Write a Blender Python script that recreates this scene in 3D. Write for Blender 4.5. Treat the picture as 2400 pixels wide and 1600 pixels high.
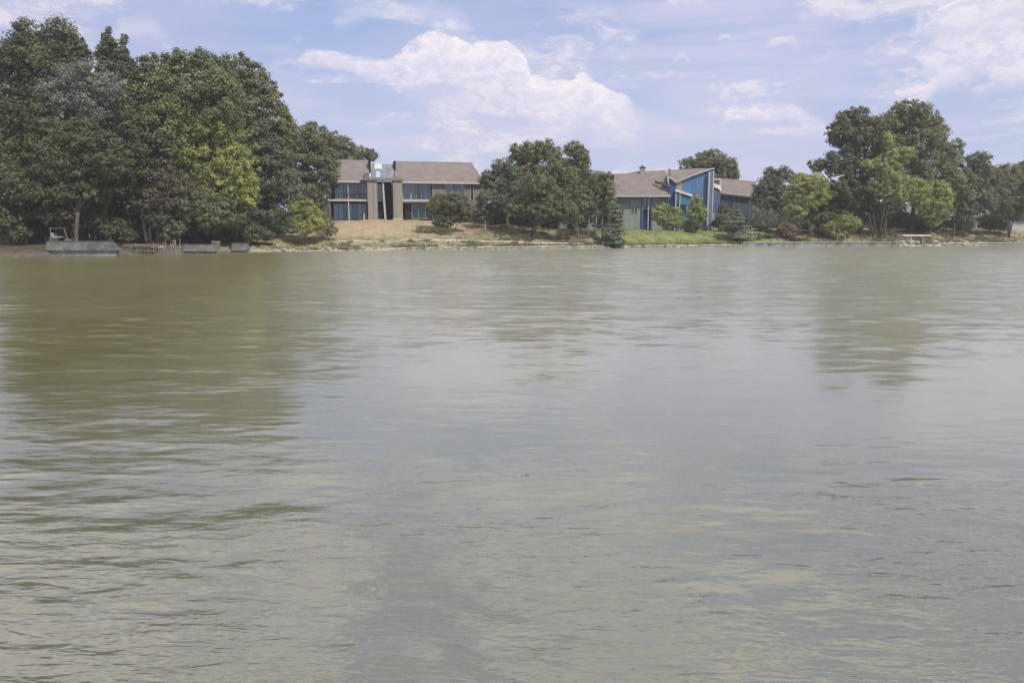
import bpy, math, random
import numpy as np
from mathutils import Vector, Matrix
R = math.radians
sc = bpy.context.scene
col = sc.collection
for o in list(bpy.data.objects): bpy.data.objects.remove(o)

# ------------------------------------------------------------------ camera
F, CX, CY, HOR, H = 1750.0, 1200.0, 800.0, 532.0, 3.0     # focal length in photo pixels, horizon row, eye height over the water
PITCH = math.atan((CY-HOR)/F)
cam_d = bpy.data.cameras.new('camera'); cam = bpy.data.objects.new('camera', cam_d); col.objects.link(cam)
cam_d.sensor_width = 36; cam_d.lens = F/2400*36; cam_d.clip_start = .1; cam_d.clip_end = 6000
cam.location = (0, 0, H); cam.rotation_euler = (R(90)-PITCH, 0, 0); sc.camera = cam
SP, CP = math.sin(PITCH), math.cos(PITCH)
def ray(px, py):
    a = (px-CX)/F; b = -(py-CY)/F
    return Vector((a, b*SP+CP, b*CP-SP))
def at(px, py, Y):
    d = ray(px, py); t = Y/d.y
    return Vector((t*d.x, Y, H+t*d.z))
def at0(px, py):
    d = ray(px, py); t = -H/d.z
    return Vector((t*d.x, t*d.y, 0))

# ------------------------------------------------------------------ sky and sun
SUN_EL, SUN_AZ = R(50), R(138)          # azimuth from +Y (into the picture) towards +X
w = bpy.data.worlds.new('World'); sc.world = w; w.use_nodes = True
wt = w.node_tree; wt.nodes.clear()
class NT:
    def __init__(s, t): s.t = t
    def n(s, typ, **k):
        nd = s.t.nodes.new(typ)
        for a, b in k.items(): setattr(nd, a, b)
        return nd
    def put(s, sock, v):
        if isinstance(v, bpy.types.NodeSocket): s.t.links.new(v, sock)
        elif v is not None:
            if hasattr(sock.default_value, '__len__') and not hasattr(v, '__len__'): v = (v,)*len(sock.default_value)
            if hasattr(sock.default_value, '__len__') and len(sock.default_value) == 4 and len(v) == 3: v = tuple(v)+(1,)
            sock.default_value = v
    def m(s, op, a, b=None, c=None, clamp=False):
        nd = s.n('ShaderNodeMath', operation=op, use_clamp=clamp)
        s.put(nd.inputs[0], a); s.put(nd.inputs[1], b)
        if c is not None: s.put(nd.inputs[2], c)
        return nd.outputs[0]
    def vm(s, op, a, b=None):
        nd = s.n('ShaderNodeVectorMath', operation=op); s.put(nd.inputs[0], a); s.put(nd.inputs[1], b)
        return nd.outputs[0]
    def mr(s, v, a, b, c=0., d=1., smooth=True):
        nd = s.n('ShaderNodeMapRange', interpolation_type='SMOOTHSTEP' if smooth else 'LINEAR')
        for i, x in enumerate((v, a, b, c, d)): s.put(nd.inputs[i], x)
        return nd.outputs[0]
    def mix(s, f, a, b, blend='MIX'):
        nd = s.n('ShaderNodeMix', data_type='RGBA', blend_type=blend)
        s.put(nd.inputs[0], f); s.put(nd.inputs[6], a); s.put(nd.inputs[7], b)
        return nd.outputs[2]
    def noise(s, vec, scale, detail=4, rough=.55, dist=0.):
        nd = s.n('ShaderNodeTexNoise'); s.put(nd.inputs['Vector'], vec); s.put(nd.inputs['Scale'], scale)
        nd.inputs['Detail'].default_value = detail; nd.inputs['Roughness'].default_value = rough; nd.inputs['Distortion'].default_value = dist
        return nd.outputs['Fac']
    def xyz(s, v):
        nd = s.n('ShaderNodeSeparateXYZ'); s.put(nd.inputs[0], v); return nd.outputs
    def comb(s, x, y, z):
        nd = s.n('ShaderNodeCombineXYZ'); s.put(nd.inputs[0], x); s.put(nd.inputs[1], y); s.put(nd.inputs[2], z); return nd.outputs[0]
W = NT(wt)
WS = .09
sky = W.n('ShaderNodeTexSky', sky_type='NISHITA'); sky.sun_disc = False
sky.sun_elevation = SUN_EL; sky.sun_rotation = SUN_AZ; sky.air_density = 1.1; sky.dust_density = 1.5; sky.ozone_density = 2.0
tc = W.n('ShaderNodeTexCoord').outputs['Generated']
X, Y_, Z = W.xyz(tc)
AZ = W.m('ARCTAN2', X, Y_)
EL = W.m('ARCTAN2', Z, W.m('SQRT', W.m('ADD', W.m('MULTIPLY', X, X), W.m('MULTIPLY', Y_, Y_))))
U = W.m('DIVIDE', W.m('ADD', AZ, .8), 1.6); V = W.m('DIVIDE', EL, .6)
def uvpx(px, py):
    d = ray(px, py); return ((math.atan2(d.x, d.y)+.8)/1.6, math.atan2(d.z, math.hypot(d.x, d.y))/.6)
CS = 1.10/WS
def C(r, g, b): return (r*CS, g*CS, b*CS)
cvec = W.comb(W.m('MULTIPLY', AZ, 9.), W.m('MULTIPLY', EL, 15.), W.m('MULTIPLY', Y_, 1.5))
puff = W.noise(cvec, 2.0, 9, .62, .25)
puff2 = W.noise(cvec, 5.5, 6, .6, .6)
streak = W.noise(W.comb(W.m('MULTIPLY', X, 2.), W.m('MULTIPLY', Y_, 2.), W.m('MULTIPLY', Z, 13.)), 1.15, 7, .58, .5)
broad = W.noise(W.comb(X, Y_, W.m('MULTIPLY', Z, 4.)), 2.3, 3, .5)
base = W.mix(.62, sky.outputs[0], C(.41, .53, .86))
low = W.mr(EL, .0, .24, 1., 0.)
base = W.mix(W.m('MULTIPLY', low, .8), base, C(.575, .60, .775))
# thin lavender layer, thinned high up so reflected gaps turn bluer
lay = W.m('ADD', W.m('MULTIPLY', W.mr(streak, .40, .66), .75), W.m('MULTIPLY', W.mr(broad, .42, .62), .35), clamp=True)
up = W.mr(EL, .27, .42, 1., .30)
base = W.mix(W.m('MULTIPLY', W.m('MULTIPLY', lay, .8), up), base, C(.615, .60, .775))
# the greyer veil towards the left
vl = W.m('MULTIPLY', W.mr(AZ, -.62, -.18, 1., 0.), W.mr(streak, .3, .6, .35, .9))
base = W.mix(vl, base, C(.47, .475, .66))
def bank(pts, thick, amp, edge, bright, fade=1., shade=C(.66, .65, .80), bottom=.5):
    """a heap of cloud: crisp billowing upper edge along pts (directions), dissolving downwards"""
    global base
    cu = W.n('ShaderNodeFloatCurve'); c = cu.mapping.curves[0]
    P = [uvpx(*p) for p in pts]
    u0, u1 = P[0][0], P[-1][0]; side = min(.02, (u1-u0)*.3)
    c.points[0].location = (0, P[0][1]); c.points[1].location = (1, P[-1][1]); thick = thick*.42
    for p in P: c.points.new(*p)
    for q in c.points: q.handle_type = 'VECTOR'
    cu.mapping.update(); W.put(cu.inputs['Value'], U)
    n = W.m('ADD', W.m('MULTIPLY', W.m('SUBTRACT', puff, .5), amp), W.m('MULTIPLY', W.m('SUBTRACT', puff2, .5), amp*.55))
    d = W.m('SUBTRACT', W.m('ADD', cu.outputs[0], n), W.m('ADD', V, 0.))
    ed = W.mr(d, 0., edge)
    dn = W.mr(d, thick*bottom, thick, 1., 0.)
    uj = W.m('ADD', U, W.m('MULTIPLY', W.m('SUBTRACT', puff2, .5), side*2.5))
    mask = W.m('MULTIPLY', W.m('MULTIPLY', ed, dn), W.m('MULTIPLY', W.mr(uj, u0-side*.3, u0+side), W.mr(uj, u1-side, u1+side*.3, 1., 0.)))
    lit = W.m('ADD', W.m('MULTIPLY', W.mr(puff2, .38, .64), .6), W.mr(d, 0., thick*.55, .55, 0.), clamp=True)
    colr = W.mix(lit, shade, bright)
    base = W.mix(W.m('MULTIPLY', mask, fade), base, colr)
fld = W.noise(W.comb(W.m('MULTIPLY', AZ, 4.2), W.m('MULTIPLY', EL, 15.), W.m('MULTIPLY', Y_, 1.2)), 1.3, 9, .60, .35)
fm_ = W.m('MULTIPLY', W.mr(fld, .50, .62), W.mr(EL, .02, .10, .25, 1.))
base = W.mix(W.m('MULTIPLY', fm_, .6), base, W.mix(W.mr(puff2, .40, .60), C(.63, .61, .75), C(.86, .80, .83)))
bw = C(.90, .825, .85); bw2 = C(.86, .79, .84)
bank([(1000,190),(1120,190),(1240,190),(1330,200),(1430,215),(1520,240),(1620,260)], .16, .02, .05, C(.70,.665,.80), .6)
bank([(690,150),(705,122),(730,112),(790,116),(850,126),(900,136),(950,118),(960,130),(1000,112),(1040,118)], .115, .035, .012, bw2, .85)
bank([(935,115),(965,88),(1000,74),(1040,72),(1075,84),(1100,96),(1140,92),(1190,90),(1212,108),(1235,135),(1245,172),(1290,182),(1335,190),(1365,164),(1385,178),(1410,196),(1440,206),(1470,215),(1500,250)], .30, .028, .010, bw, .93)
bank([(950,135),(985,112),(1030,100),(1075,108),(1095,150)], .16, .03, .012, C(.86,.79,.83), .8)
bank([(1690,262),(1720,238),(1780,246),(1850,240),(1900,262),(1935,262)], .10, .04, .015, bw2, .75)
bank([(2110,240),(2130,205),(2170,185),(2200,150),(2260,140),(2290,170)], .13, .05, .02, C(.86,.76,.80), .8)
bank([(2135,60),(2160,10),(2230,-20),(2330,-30),(2420,-40),(2600,-60)], .42, .05, .03, bw, .75, bottom=.6)
bank([(2300,190),(2330,150),(2400,130),(2500,150)], .14, .04, .02, C(.84,.75,.81), .7)
bank([(1880,-10),(1920,-30),(1990,-40),(2030,0)], .14, .04, .02, bw, .9)
bank([(1560,-20),(1600,-30),(1650,-20),(1660,-5)], .08, .03, .02, bw, .9)
bank([(1790,92),(1830,80),(1860,74),(1872,92)], .055, .03, .015, bw2, .8)
bank([(1575,140),(1590,118),(1612,116),(1620,136)], .05, .03, .015, bw2, .7)
bank([(1680,88),(1692,78),(1712,76),(1722,90)], .035, .03, .012, bw2, .7)
bank([(250,60),(280,20),(330,10),(380,30),(400,70)], .16, .05, .04, C(.70,.64,.72), .6)
bank([(640,140),(670,134),(700,136)], .04, .02, .015, bw2, .6)
bank([(1320,30),(1380,5),(1440,0),(1460,30)], .09, .04, .03, bw2, .55)
bank([(760,10),(860,-30),(1000,-20),(1090,0),(1110,30)], .16, .05, .05, C(.68,.655,.79), .6)
# more cumulus higher up than the frame, brightened, with gaps, for the water's reflections
hv = W.noise(W.vm('MULTIPLY', tc, (3.0, 3.0, 5.)), .95, 7, .58, .4)
hm = W.m('MULTIPLY', W.mr(hv, .46, .56), W.mr(EL, .27, .40))
base = W.mix(W.m('MULTIPLY', hm, .95), base, W.mix(W.mr(puff2, .35, .65), C(.88, .86, .86), C(1.30, 1.20, 1.08)))
bg = W.n('ShaderNodeBackground'); W.put(bg.inputs[0], base); bg.inputs[1].default_value = WS
wo = W.n('ShaderNodeOutputWorld'); wt.links.new(bg.outputs[0], wo.inputs[0])

sun_d = bpy.data.lights.new('sun', 'SUN'); sun = bpy.data.objects.new('sun', sun_d); col.objects.link(sun)
sun_d.energy = 3.9; sun_d.angle = R(.6); sun_d.color = (1., .95, .86)
sd = Vector((math.sin(SUN_AZ)*math.cos(SUN_EL), math.cos(SUN_AZ)*math.cos(SUN_EL), math.sin(SUN_EL)))
sun.rotation_euler = sd.to_track_quat('Z', 'Y').to_euler()
vs = sc.view_settings; vs.view_transform = 'Standard'; vs.look = 'None'; vs.gamma = 1; vs.exposure = 0; vs.use_curve_mapping = False

# ------------------------------------------------------------------ helpers
def tag(o, label=None, cat=None, group=None, kind=None):
    if label: o['label'] = label
    if cat: o['category'] = cat
    if group: o['group'] = group
    if kind: o['kind'] = kind
    return o
def empty(name, loc, label=None, cat=None, group=None, rz=0):
    o = bpy.data.objects.new(name, None); col.objects.link(o); o.location = loc; o.rotation_euler = (0, 0, rz)
    o.empty_display_size = .3
    return tag(o, label, cat, group)
def link(name, me, mat=None, parent=None):
    if mat is not None and not me.materials: me.materials.append(mat)
    o = bpy.data.objects.new(name, me); col.objects.link(o)
    if parent is not None: o.parent = parent
    return o
class MB:
    """collects boxes, prisms, tubes into one mesh"""
    def __init__(s): s.v = []; s.f = []
    def add(s, vs_, fs):
        n = len(s.v); s.v += [tuple(v) for v in vs_]; s.f += [tuple(i+n for i in f) for f in fs]; return s
    def box(s, x0, x1, y0, y1, z0, z1):
        v = [(x0,y0,z0),(x1,y0,z0),(x1,y1,z0),(x0,y1,z0),(x0,y0,z1),(x1,y0,z1),(x1,y1,z1),(x0,y1,z1)]
        return s.add(v, [(0,3,2,1),(4,5,6,7),(0,1,5,4),(1,2,6,5),(2,3,7,6),(3,0,4,7)])
    def hexa(s, b, t):          # bottom quad, top quad (both counter-clockwise seen from above)
        return s.add(list(b)+list(t), [(0,3,2,1),(4,5,6,7),(0,1,5,4),(1,2,6,5),(2,3,7,6),(3,0,4,7)])
    def prism(s, poly, y0, y1):     # polygon in x,z extruded along y
        n = len(poly); v = [(x,y0,z) for x,z in poly]+[(x,y1,z) for x,z in poly]
        f = [tuple(range(n)), tuple(range(2*n-1, n-1, -1))]+[(i, n+i, n+(i+1)%n, (i+1)%n) for i in range(n)]
        return s.add(v, f)
    def tube(s, pts, rad, n=7, cap=True):
        pts = [Vector(p) for p in pts]
        rings = []
        for i, p in enumerate(pts):
            t = (pts[min(i+1, len(pts)-1)]-pts[max(i-1, 0)]).normalized()
            a = t.cross(Vector((0, 0, 1)) if abs(t.z) < .9 else Vector((1, 0, 0))).normalized(); b = t.cross(a)
            r = rad[i] if hasattr(rad, '__len__') else rad
            rings.append([p+(a*math.cos(2*math.pi*k/n)+b*math.sin(2*math.pi*k/n))*r for k in range(n)])
        v = [q for r_ in rings for q in r_]
        f = [(i*n+k, i*n+(k+1)%n, (i+1)*n+(k+1)%n, (i+1)*n+k) for i in range(len(pts)-1) for k in range(n)]
        if cap: f += [tuple(range(n-1, -1, -1)), tuple(range((len(pts)-1)*n, len(pts)*n))]
        return s.add(v, f)
    def build(s, name, mat=None, parent=None, smooth=False, bevel=0):
        me = bpy.data.meshes.new(name); me.from_pydata(s.v, [], s.f)
        if smooth:
            me.polygons.foreach_set('use_smooth', [True]*len(me.polygons))
        me.update()
        o = link(name, me, mat, parent)
        if bevel:
            b = o.modifiers.new('bevel', 'BEVEL'); b.width = bevel; b.segments = 2; b.limit_method = 'ANGLE'
        return o

# ------------------------------------------------------------------ materials
def mat(name, c, rough=.8, var=.25, scale=3., bump=0., bscale=20., c2=None, spec=.3, vecscale=(1,1,1), metal=0.):
    m = bpy.data.materials.new(name); m.use_nodes = True; t = NT(m.node_tree)
    p = m.node_tree.nodes['Principled BSDF']
    co = t.n('ShaderNodeTexCoord').outputs['Object']; co = t.vm('MULTIPLY', co, vecscale)
    n = t.noise(co, scale, 6, .6); n2 = t.noise(co, scale*7, 4, .6)
    f = t.mr(t.m('ADD', t.m('MULTIPLY', n, .65), t.m('MULTIPLY', n2, .35)), .35, .65)
    lo = tuple(x*(1-var) for x in c); hi = c2 if c2 else tuple(min(1, x*(1+var)) for x in c)
    t.put(p.inputs['Base Color'], t.mix(f, lo, hi))
    p.inputs['Roughness'].default_value = rough; p.inputs['Specular IOR Level'].default_value = spec; p.inputs['Metallic'].default_value = metal
    if bump:
        b = t.n('ShaderNodeBump'); b.inputs['Distance'].default_value = bump; b.inputs['Strength'].default_value = .8
        t.put(b.inputs['Height'], t.noise(co, bscale, 5, .65)); t.put(p.inputs['Normal'], b.outputs[0])
    return m
def boards(name, c, width, var=.2, axis=0, rough=.75, streak=.3):
    """vertical boards: grooves and per-board tone"""
    m = mat(name, c, rough, var, 2.); t = NT(m.node_tree); p = m.node_tree.nodes['Principled BSDF']
    co = t.n('ShaderNodeTexCoord').outputs['Object']; q = t.xyz(co)
    u = t.m('DIVIDE', q[axis], width)
    wn = t.n('ShaderNodeTexWhiteNoise', noise_dimensions='1D'); t.put(wn.inputs['W'], t.m('FLOOR', u))
    gr = t.noise(t.vm('MULTIPLY', co, (9, 9, .7)), 2., 6, .65)
    tone = t.m('ADD', t.m('MULTIPLY', wn.outputs['Value'], streak), t.m('MULTIPLY', t.mr(gr, .3, .7), streak))
    k = t.m('ADD', 1-streak*.9, tone)
    t.put(p.inputs['Base Color'], t.mix(1., c, t.comb(k, k, k), 'MULTIPLY'))
    fr = t.m('FRACT', u); g = t.m('MULTIPLY', t.mr(fr, 0., .08), t.mr(fr, .92, 1., 1., 0.))
    b = t.n('ShaderNodeBump'); b.inputs['Distance'].default_value = .02; t.put(b.inputs['Height'], g); t.put(p.inputs['Normal'], b.outputs[0])
    return m
def foliage(name, c, c2=None, trans=.34):
    m = bpy.data.materials.new(name); m.use_nodes = True; t = NT(m.node_tree)
    p = m.node_tree.nodes['Principled BSDF']; out = m.node_tree.nodes['Material Output']
    a = t.n('ShaderNodeAttribute', attribute_name='tint').outputs['Fac']
    co = t.n('ShaderNodeTexCoord').outputs['Object']
    n = t.noise(co, .35, 3, .5)
    c2 = c2 or (c[0]*1.7, c[1]*1.5, c[2]*1.2)
    f = t.m('ADD', t.m('MULTIPLY', a, .75), t.m('MULTIPLY', t.mr(n, .35, .65), .35), clamp=True)
    cc = t.mix(f, tuple(x*.6 for x in c), c2)
    t.put(p.inputs['Base Color'], cc); p.inputs['Roughness'].default_value = .55; p.inputs['Specular IOR Level'].default_value = .35
    tr = t.n('ShaderNodeBsdfTranslucent'); t.put(tr.inputs[0], t.mix(.4, cc, (.12, .16, .03)))
    ms = t.n('ShaderNodeMixShader'); ms.inputs[0].default_value = trans
    m.node_tree.links.new(p.outputs[0], ms.inputs[1]); m.node_tree.links.new(tr.outputs[0], ms.inputs[2]); m.node_tree.links.new(ms.outputs[0], out.inputs[0])
    return m
FM = {
 'dark':   foliage('foliage_dark', (.100,.122,.066)),
 'mid':    foliage('foliage_mid', (.160,.190,.098)),
 'olive':  foliage('foliage_olive', (.155,.172,.100)),
 'yellow': foliage('foliage_yellow', (.25,.28,.085), (.46,.48,.14)),
 'light':  foliage('foliage_light', (.25,.31,.11), (.46,.52,.18)),
 'silver': foliage('foliage_silver', (.18,.195,.165), (.33,.35,.31)),
 'brown':  foliage('foliage_brown', (.125,.122,.095)),
 'teal':   foliage('foliage_teal', (.125,.155,.108)),
 'spruce': foliage('foliage_spruce', (.20,.25,.185), (.34,.40,.29)),
 'tan':    foliage('foliage_tan', (.22,.185,.12)),
}
BARK = mat('bark', (.10,.085,.07), .95, .4, 3., .03, 14.)
BARKP = mat('bark_pale', (.26,.235,.20), .95, .35, 3., .02, 14.)
CONC = mat('concrete', (.30,.29,.275), .9, .25, 1.2, .01, 14.)
CONCP = mat('concrete_pale', (.50,.47,.42), .9, .3, 1.5, .01, 14.)
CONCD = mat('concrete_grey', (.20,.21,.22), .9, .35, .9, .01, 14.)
CONCS = mat('concrete_shaded', (.115,.112,.105), .9, .4, 1.0, .01, 10.)  # base colour darkened to stand in for shade under the left wood
STONE = mat('stone', (.34,.32,.28), .95, .45, 1.6, .03, 9.)
WOODG = mat('weathered_wood', (.20,.165,.14), .9, .4, 2.5, .01, 20.)
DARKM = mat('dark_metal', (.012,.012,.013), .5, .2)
WHITEM = mat('white_paint', (.50,.50,.48), .5, .15)
ROOF = mat('roof_shingle', (.190,.160,.148), .95, .16, .8, .02, 9., vecscale=(1,1,3))
WALLB = boards('wall_boards_beige', (.27,.235,.205), .32)
WALLP = boards('wall_boards_mauve', (.20,.165,.155), .30)
WALLV = boards('wall_boards_violet', (.085,.085,.12), .35)
BLUE = boards('wall_boards_blue', (.085,.175,.32), .42, streak=.22)
BLUED = boards('wall_boards_deep_blue', (.03,.075,.20), .42, streak=.3)
TRIM = mat('trim', (.42,.40,.37), .8, .12, 2.)
CURT = [mat('curtain_teal', (.40,.52,.52), .9, .2), mat('curtain_grey', (.62,.66,.66), .9, .15), mat('curtain_blue', (.20,.31,.42), .9, .2), mat('curtain_dark', (.07,.08,.10), .9, .3)]
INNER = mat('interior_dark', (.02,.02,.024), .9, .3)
def glass(name, tint=(.75,.85,.9)):
    m = bpy.data.materials.new(name); m.use_nodes = True; t = NT(m.node_tree); m.node_tree.nodes.remove(m.node_tree.nodes['Principled BSDF'])
    out = m.node_tree.nodes['Material Output']
    g = t.n('ShaderNodeBsdfGlossy'); g.inputs[1].default_value = .04; g.inputs[0].default_value = (.9,.95,1,1)
    tr = t.n('ShaderNodeBsdfTransparent'); tr.inputs[0].default_value = tint+(1,)
    fr = t.n('ShaderNodeFresnel'); fr.inputs[0].default_value = 1.5
    f = t.m('ADD', t.m('MULTIPLY', fr.outputs[0], 1.0), .02, clamp=True)
    ms = t.n('ShaderNodeMixShader'); t.put(ms.inputs[0], f)
    L = m.node_tree.links; L.new(tr.outputs[0], ms.inputs[1]); L.new(g.outputs[0], ms.inputs[2]); L.new(ms.outputs[0], out.inputs[0])
    return m
GLASS = glass('window_glass')

# ------------------------------------------------------------------ terrain
SH = [at0(*p) for p in [(-60,604),(0,603),(110,600),(300,597),(430,594),(560,591),(700,589),(900,587),(1100,585),(1300,583),(1500,581),(1700,579),(1900,578),(2100,578),(2250,576),(2400,574),(2460,573)]]
SX = np.array([p.x for p in SH]); SY = np.array([p.y for p in SH])
def ys(x):
    base = np.interp(x, SX, SY)
    return base + np.where(x < SX[0], (x-SX[0])*.05, 0) + np.where(x > SX[-1], (x-SX[-1])*.5, 0)
PX = np.array([-300,-46,-38,-30,-26,-8,-3,3,10,16,40,50,70,110,300.]); PZ = np.array([1.2,1.3,1.5,3.2,4.0,4.0,3.2,2.6,2.45,2.4,2.35,2.3,2.3,2.3,2.5])
LL = lambda x: np.interp(x, [-40,-30,-8,0,12,40,50], [20,21,21,11,8,8,8.5])
def sstep(t): t = np.clip(t, 0, 1); return t*t*(3-2*t)
def edge_z(x):      # height of the ground right behind the shore edge
    return np.interp(x, [-45,-33,-30,-18,-14,40,45,75,80], [.75,.6,.10,.12,.40,.42,.55,.55,.40])
def hz(x, y):
    x = np.asarray(x, float); y = np.asarray(y, float); s = y-ys(x)
    zp = np.interp(x, PX, PZ); e = edge_z(x)
    roll = .13*np.sin(x*.31+1.3)*np.sin(y*.23)+.07*np.sin(x*.9+y*.5)+.04*np.sin(x*2.1-y*1.3)
    land = e + (zp-e)*(1-(1-np.clip((s-.8)/LL(x), 0, 1))**1.7) + roll*sstep(s/5.) + np.where(s > 60, (s-60)*.006, 0)
    bed = -1.6 - 0*x
    z = np.where(s >= -.02, land, np.where(s > -.9, -.25+(s)*1.5, bed))
    near = 1.45*sstep((2.2-y)/1.4)-1.6*sstep((y-.8)/1.4)
    z = np.where(y < 30, np.where(y < 2.3, near, bed), z)
    return z
def hzf(x, y): return float(hz(x, y))
xs = np.unique(np.concatenate([np.arange(-90, 120, 1.0), np.linspace(-1100, -90, 30), np.linspace(120, 1100, 30)]))
# rows follow the shore so that its edge is crisp
rows = [('abs', v) for v in (-600,-60,-5,0.,.8,1.2,1.6,2.0,2.4,8,30)] + [('s', v) for v in [-12,-2,-.95,-.04,0.0]+list(np.arange(.6, 60, .8))+[62,70,85,110,150,220,400,800]]
V0 = []; 
for kind, v in rows:
    yy = (ys(xs)+v) if kind == 's' else np.full_like(xs, v)
    zz = hz(xs, yy); V0.append(np.stack([xs, yy, zz], 1))
V0 = np.concatenate(V0); nx = len(xs); ny = len(rows)
ii = (np.arange(ny-1)[:, None]*nx+np.arange(nx-1)[None]).ravel()
Fq = np.stack([ii, ii+1, ii+1+nx, ii+nx], 1)
def npmesh(name, v, f, smooth=False, tint=None):
    me = bpy.data.meshes.new(name); k = f.shape[1]
    me.vertices.add(len(v)); me.vertices.foreach_set('co', v.astype(np.float32).ravel())
    me.loops.add(f.size); me.loops.foreach_set('vertex_index', f.astype(np.int32).ravel())
    me.polygons.add(len(f)); me.polygons.foreach_set('loop_start', np.arange(0, f.size, k, dtype=np.int32))
    if smooth: me.polygons.foreach_set('use_smooth', np.ones(len(f), bool))
    if tint is not None:
        a = me.attributes.new('tint', 'FLOAT', 'POINT'); a.data.foreach_set('value', tint.astype(np.float32))
    me.update(calc_edges=True); return me
gm = bpy.data.materials.new('ground'); gm.use_nodes = True; t = NT(gm.node_tree); p = gm.node_tree.nodes['Principled BSDF']
gp = t.n('ShaderNodeNewGeometry').outputs['Position']; gx, gy, gz = t.xyz(gp)
n1 = t.noise(gp, .16, 5, .6); n2 = t.noise(gp, 1.1, 6, .65); n3 = t.noise(gp, 7., 4, .7)
tan_ = t.mix(t.mr(n2, .35, .65), (.31,.24,.155), (.38,.305,.205))
grn = t.mix(t.mr(n2, .35, .65), (.15,.18,.062), (.22,.235,.09))
dirt = t.mix(t.mr(n2, .35, .65), (.10,.075,.055), (.20,.155,.105))
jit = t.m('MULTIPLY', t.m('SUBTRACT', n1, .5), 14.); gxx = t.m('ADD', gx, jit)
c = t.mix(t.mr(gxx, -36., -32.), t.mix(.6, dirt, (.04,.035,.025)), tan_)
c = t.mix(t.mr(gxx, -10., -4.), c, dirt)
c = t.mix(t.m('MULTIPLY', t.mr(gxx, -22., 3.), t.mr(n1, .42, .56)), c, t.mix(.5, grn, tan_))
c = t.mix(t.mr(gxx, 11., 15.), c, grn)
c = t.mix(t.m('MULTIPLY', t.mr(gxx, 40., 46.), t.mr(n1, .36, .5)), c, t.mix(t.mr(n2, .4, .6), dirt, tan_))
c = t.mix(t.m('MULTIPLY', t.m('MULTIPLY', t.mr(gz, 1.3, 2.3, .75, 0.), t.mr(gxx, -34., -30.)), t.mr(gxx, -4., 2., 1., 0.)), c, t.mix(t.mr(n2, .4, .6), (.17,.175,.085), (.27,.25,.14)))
# pale silt strip just above the water
c = t.mix(t.mr(t.m('ADD', gz, t.m('MULTIPLY', n2, .35)), .42, .75, .85, 0.), c, t.mix(t.mr(gxx, -36., -30.), (.13,.115,.095), (.38,.33,.28)))
k = t.mr(n3, .25, .75, .90, 1.08); c = t.mix(1., c, t.comb(k, k, k), 'MULTIPLY')
t.put(p.inputs['Base Color'], c); p.inputs['Roughness'].default_value = .95; p.inputs['Specular IOR Level'].default_value = .1
b = t.n('ShaderNodeBump'); b.inputs['Distance'].default_value = .08; t.put(b.inputs['Height'], t.noise(gp, 3.5, 6, .7)); t.put(p.inputs['Normal'], b.outputs[0])
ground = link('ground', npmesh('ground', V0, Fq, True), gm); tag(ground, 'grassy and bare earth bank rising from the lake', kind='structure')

# ------------------------------------------------------------------ water
wm = bpy.data.materials.new('lake_water'); wm.use_nodes = True; t = NT(wm.node_tree); p = wm.node_tree.nodes['Principled BSDF']
gp = t.n('ShaderNodeNewGeometry').outputs['Position']; q = t.xyz(gp)
big = t.noise(t.vm('MULTIPLY', gp, (.07, .13, 1)), 1., 4, .55)
big2 = t.noise(t.vm('MULTIPLY', gp, (.30, .55, 1)), 1., 3, .55)
lee = t.mr(t.m('ADD', q[0], t.m('MULTIPLY', q[1], .12)), -5., 1., 1., 0.)       # a breeze drawing ripples off the left bank
patch = t.mr(t.m('ADD', t.m('MULTIPLY', big, .55), t.m('MULTIPLY', big2, .45)), .44, .60)
act = t.m('ADD', t.m('ADD', t.m('MULTIPLY', patch, .20), .05), t.m('ADD', t.m('MULTIPLY', t.mr(q[1], 4., 12., .8, 0.), t.mr(big2, .36, .56, .4, 1.)), t.m('MULTIPLY', lee, t.m('ADD', t.m('MULTIPLY', t.mr(big2, .38, .6), .28), .10))), clamp=True)
wx = t.m('ADD', q[0], t.m('MULTIPLY', q[1], .12))
wv_ = lambda a, b_, z_, d=2, di=.5: t.noise(t.comb(t.m('MULTIPLY', wx, a), t.m('MULTIPLY', q[1], b_), z_), 1., d, .5, di)
n0, n1, n2, n3 = wv_(.45, 1.3, 3., 2, .4), wv_(1.5, 4.6, 0., 3, .6), wv_(3.6, 11., 7., 2, .4), wv_(9., 26., 9., 2, .3)
hgt = t.m('ADD', t.m('ADD', t.m('MULTIPLY', n0, .050), t.m('MULTIPLY', n1, .026)), t.m('ADD', t.m('MULTIPLY', n2, .0095), t.m('MULTIPLY', n3, .0022)))
hgt = t.m('MULTIPLY', t.m('MULTIPLY', hgt, act), t.m('ADD', t.mr(q[1], 4., 16., .62, 0.), t.mr(q[1], 8., 70., .80, .30)))
b = t.n('ShaderNodeBump'); b.inputs['Strength'].default_value = 1.; b.inputs['Distance'].default_value = 1.; t.put(b.inputs['Height'], hgt)
# wind ripples finer than a pixel far out: facet slopes straight from noise
def slope(a, b_, z_):
    nd = t.n('ShaderNodeTexNoise'); t.put(nd.inputs['Vector'], t.comb(t.m('MULTIPLY', wx, a), t.m('MULTIPLY', q[1], b_), z_)); nd.inputs['Scale'].default_value = 1.; nd.inputs['Detail'].default_value = 3; nd.inputs['Roughness'].default_value = .65
    return t.vm('SUBTRACT', nd.outputs['Color'], (.5, .5, .5))
sl = t.vm('ADD', slope(1.6, 5.2, 2.), slope(.55, 1.7, 5.))
am = t.m('MULTIPLY', t.mr(q[1], 7., 26., 0., 1.), t.m('ADD', t.m('MULTIPLY', patch, .16), t.m('ADD', .16, t.m('MULTIPLY', lee, .06))))
am = t.m('MULTIPLY', am, t.m('ADD', t.mr(q[1], 30., 90., 1.15, 1.6), t.m('MULTIPLY', t.mr(q[1], 28., 60.), t.mr(q[0], -22., -8., 0., 2.2))))
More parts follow.
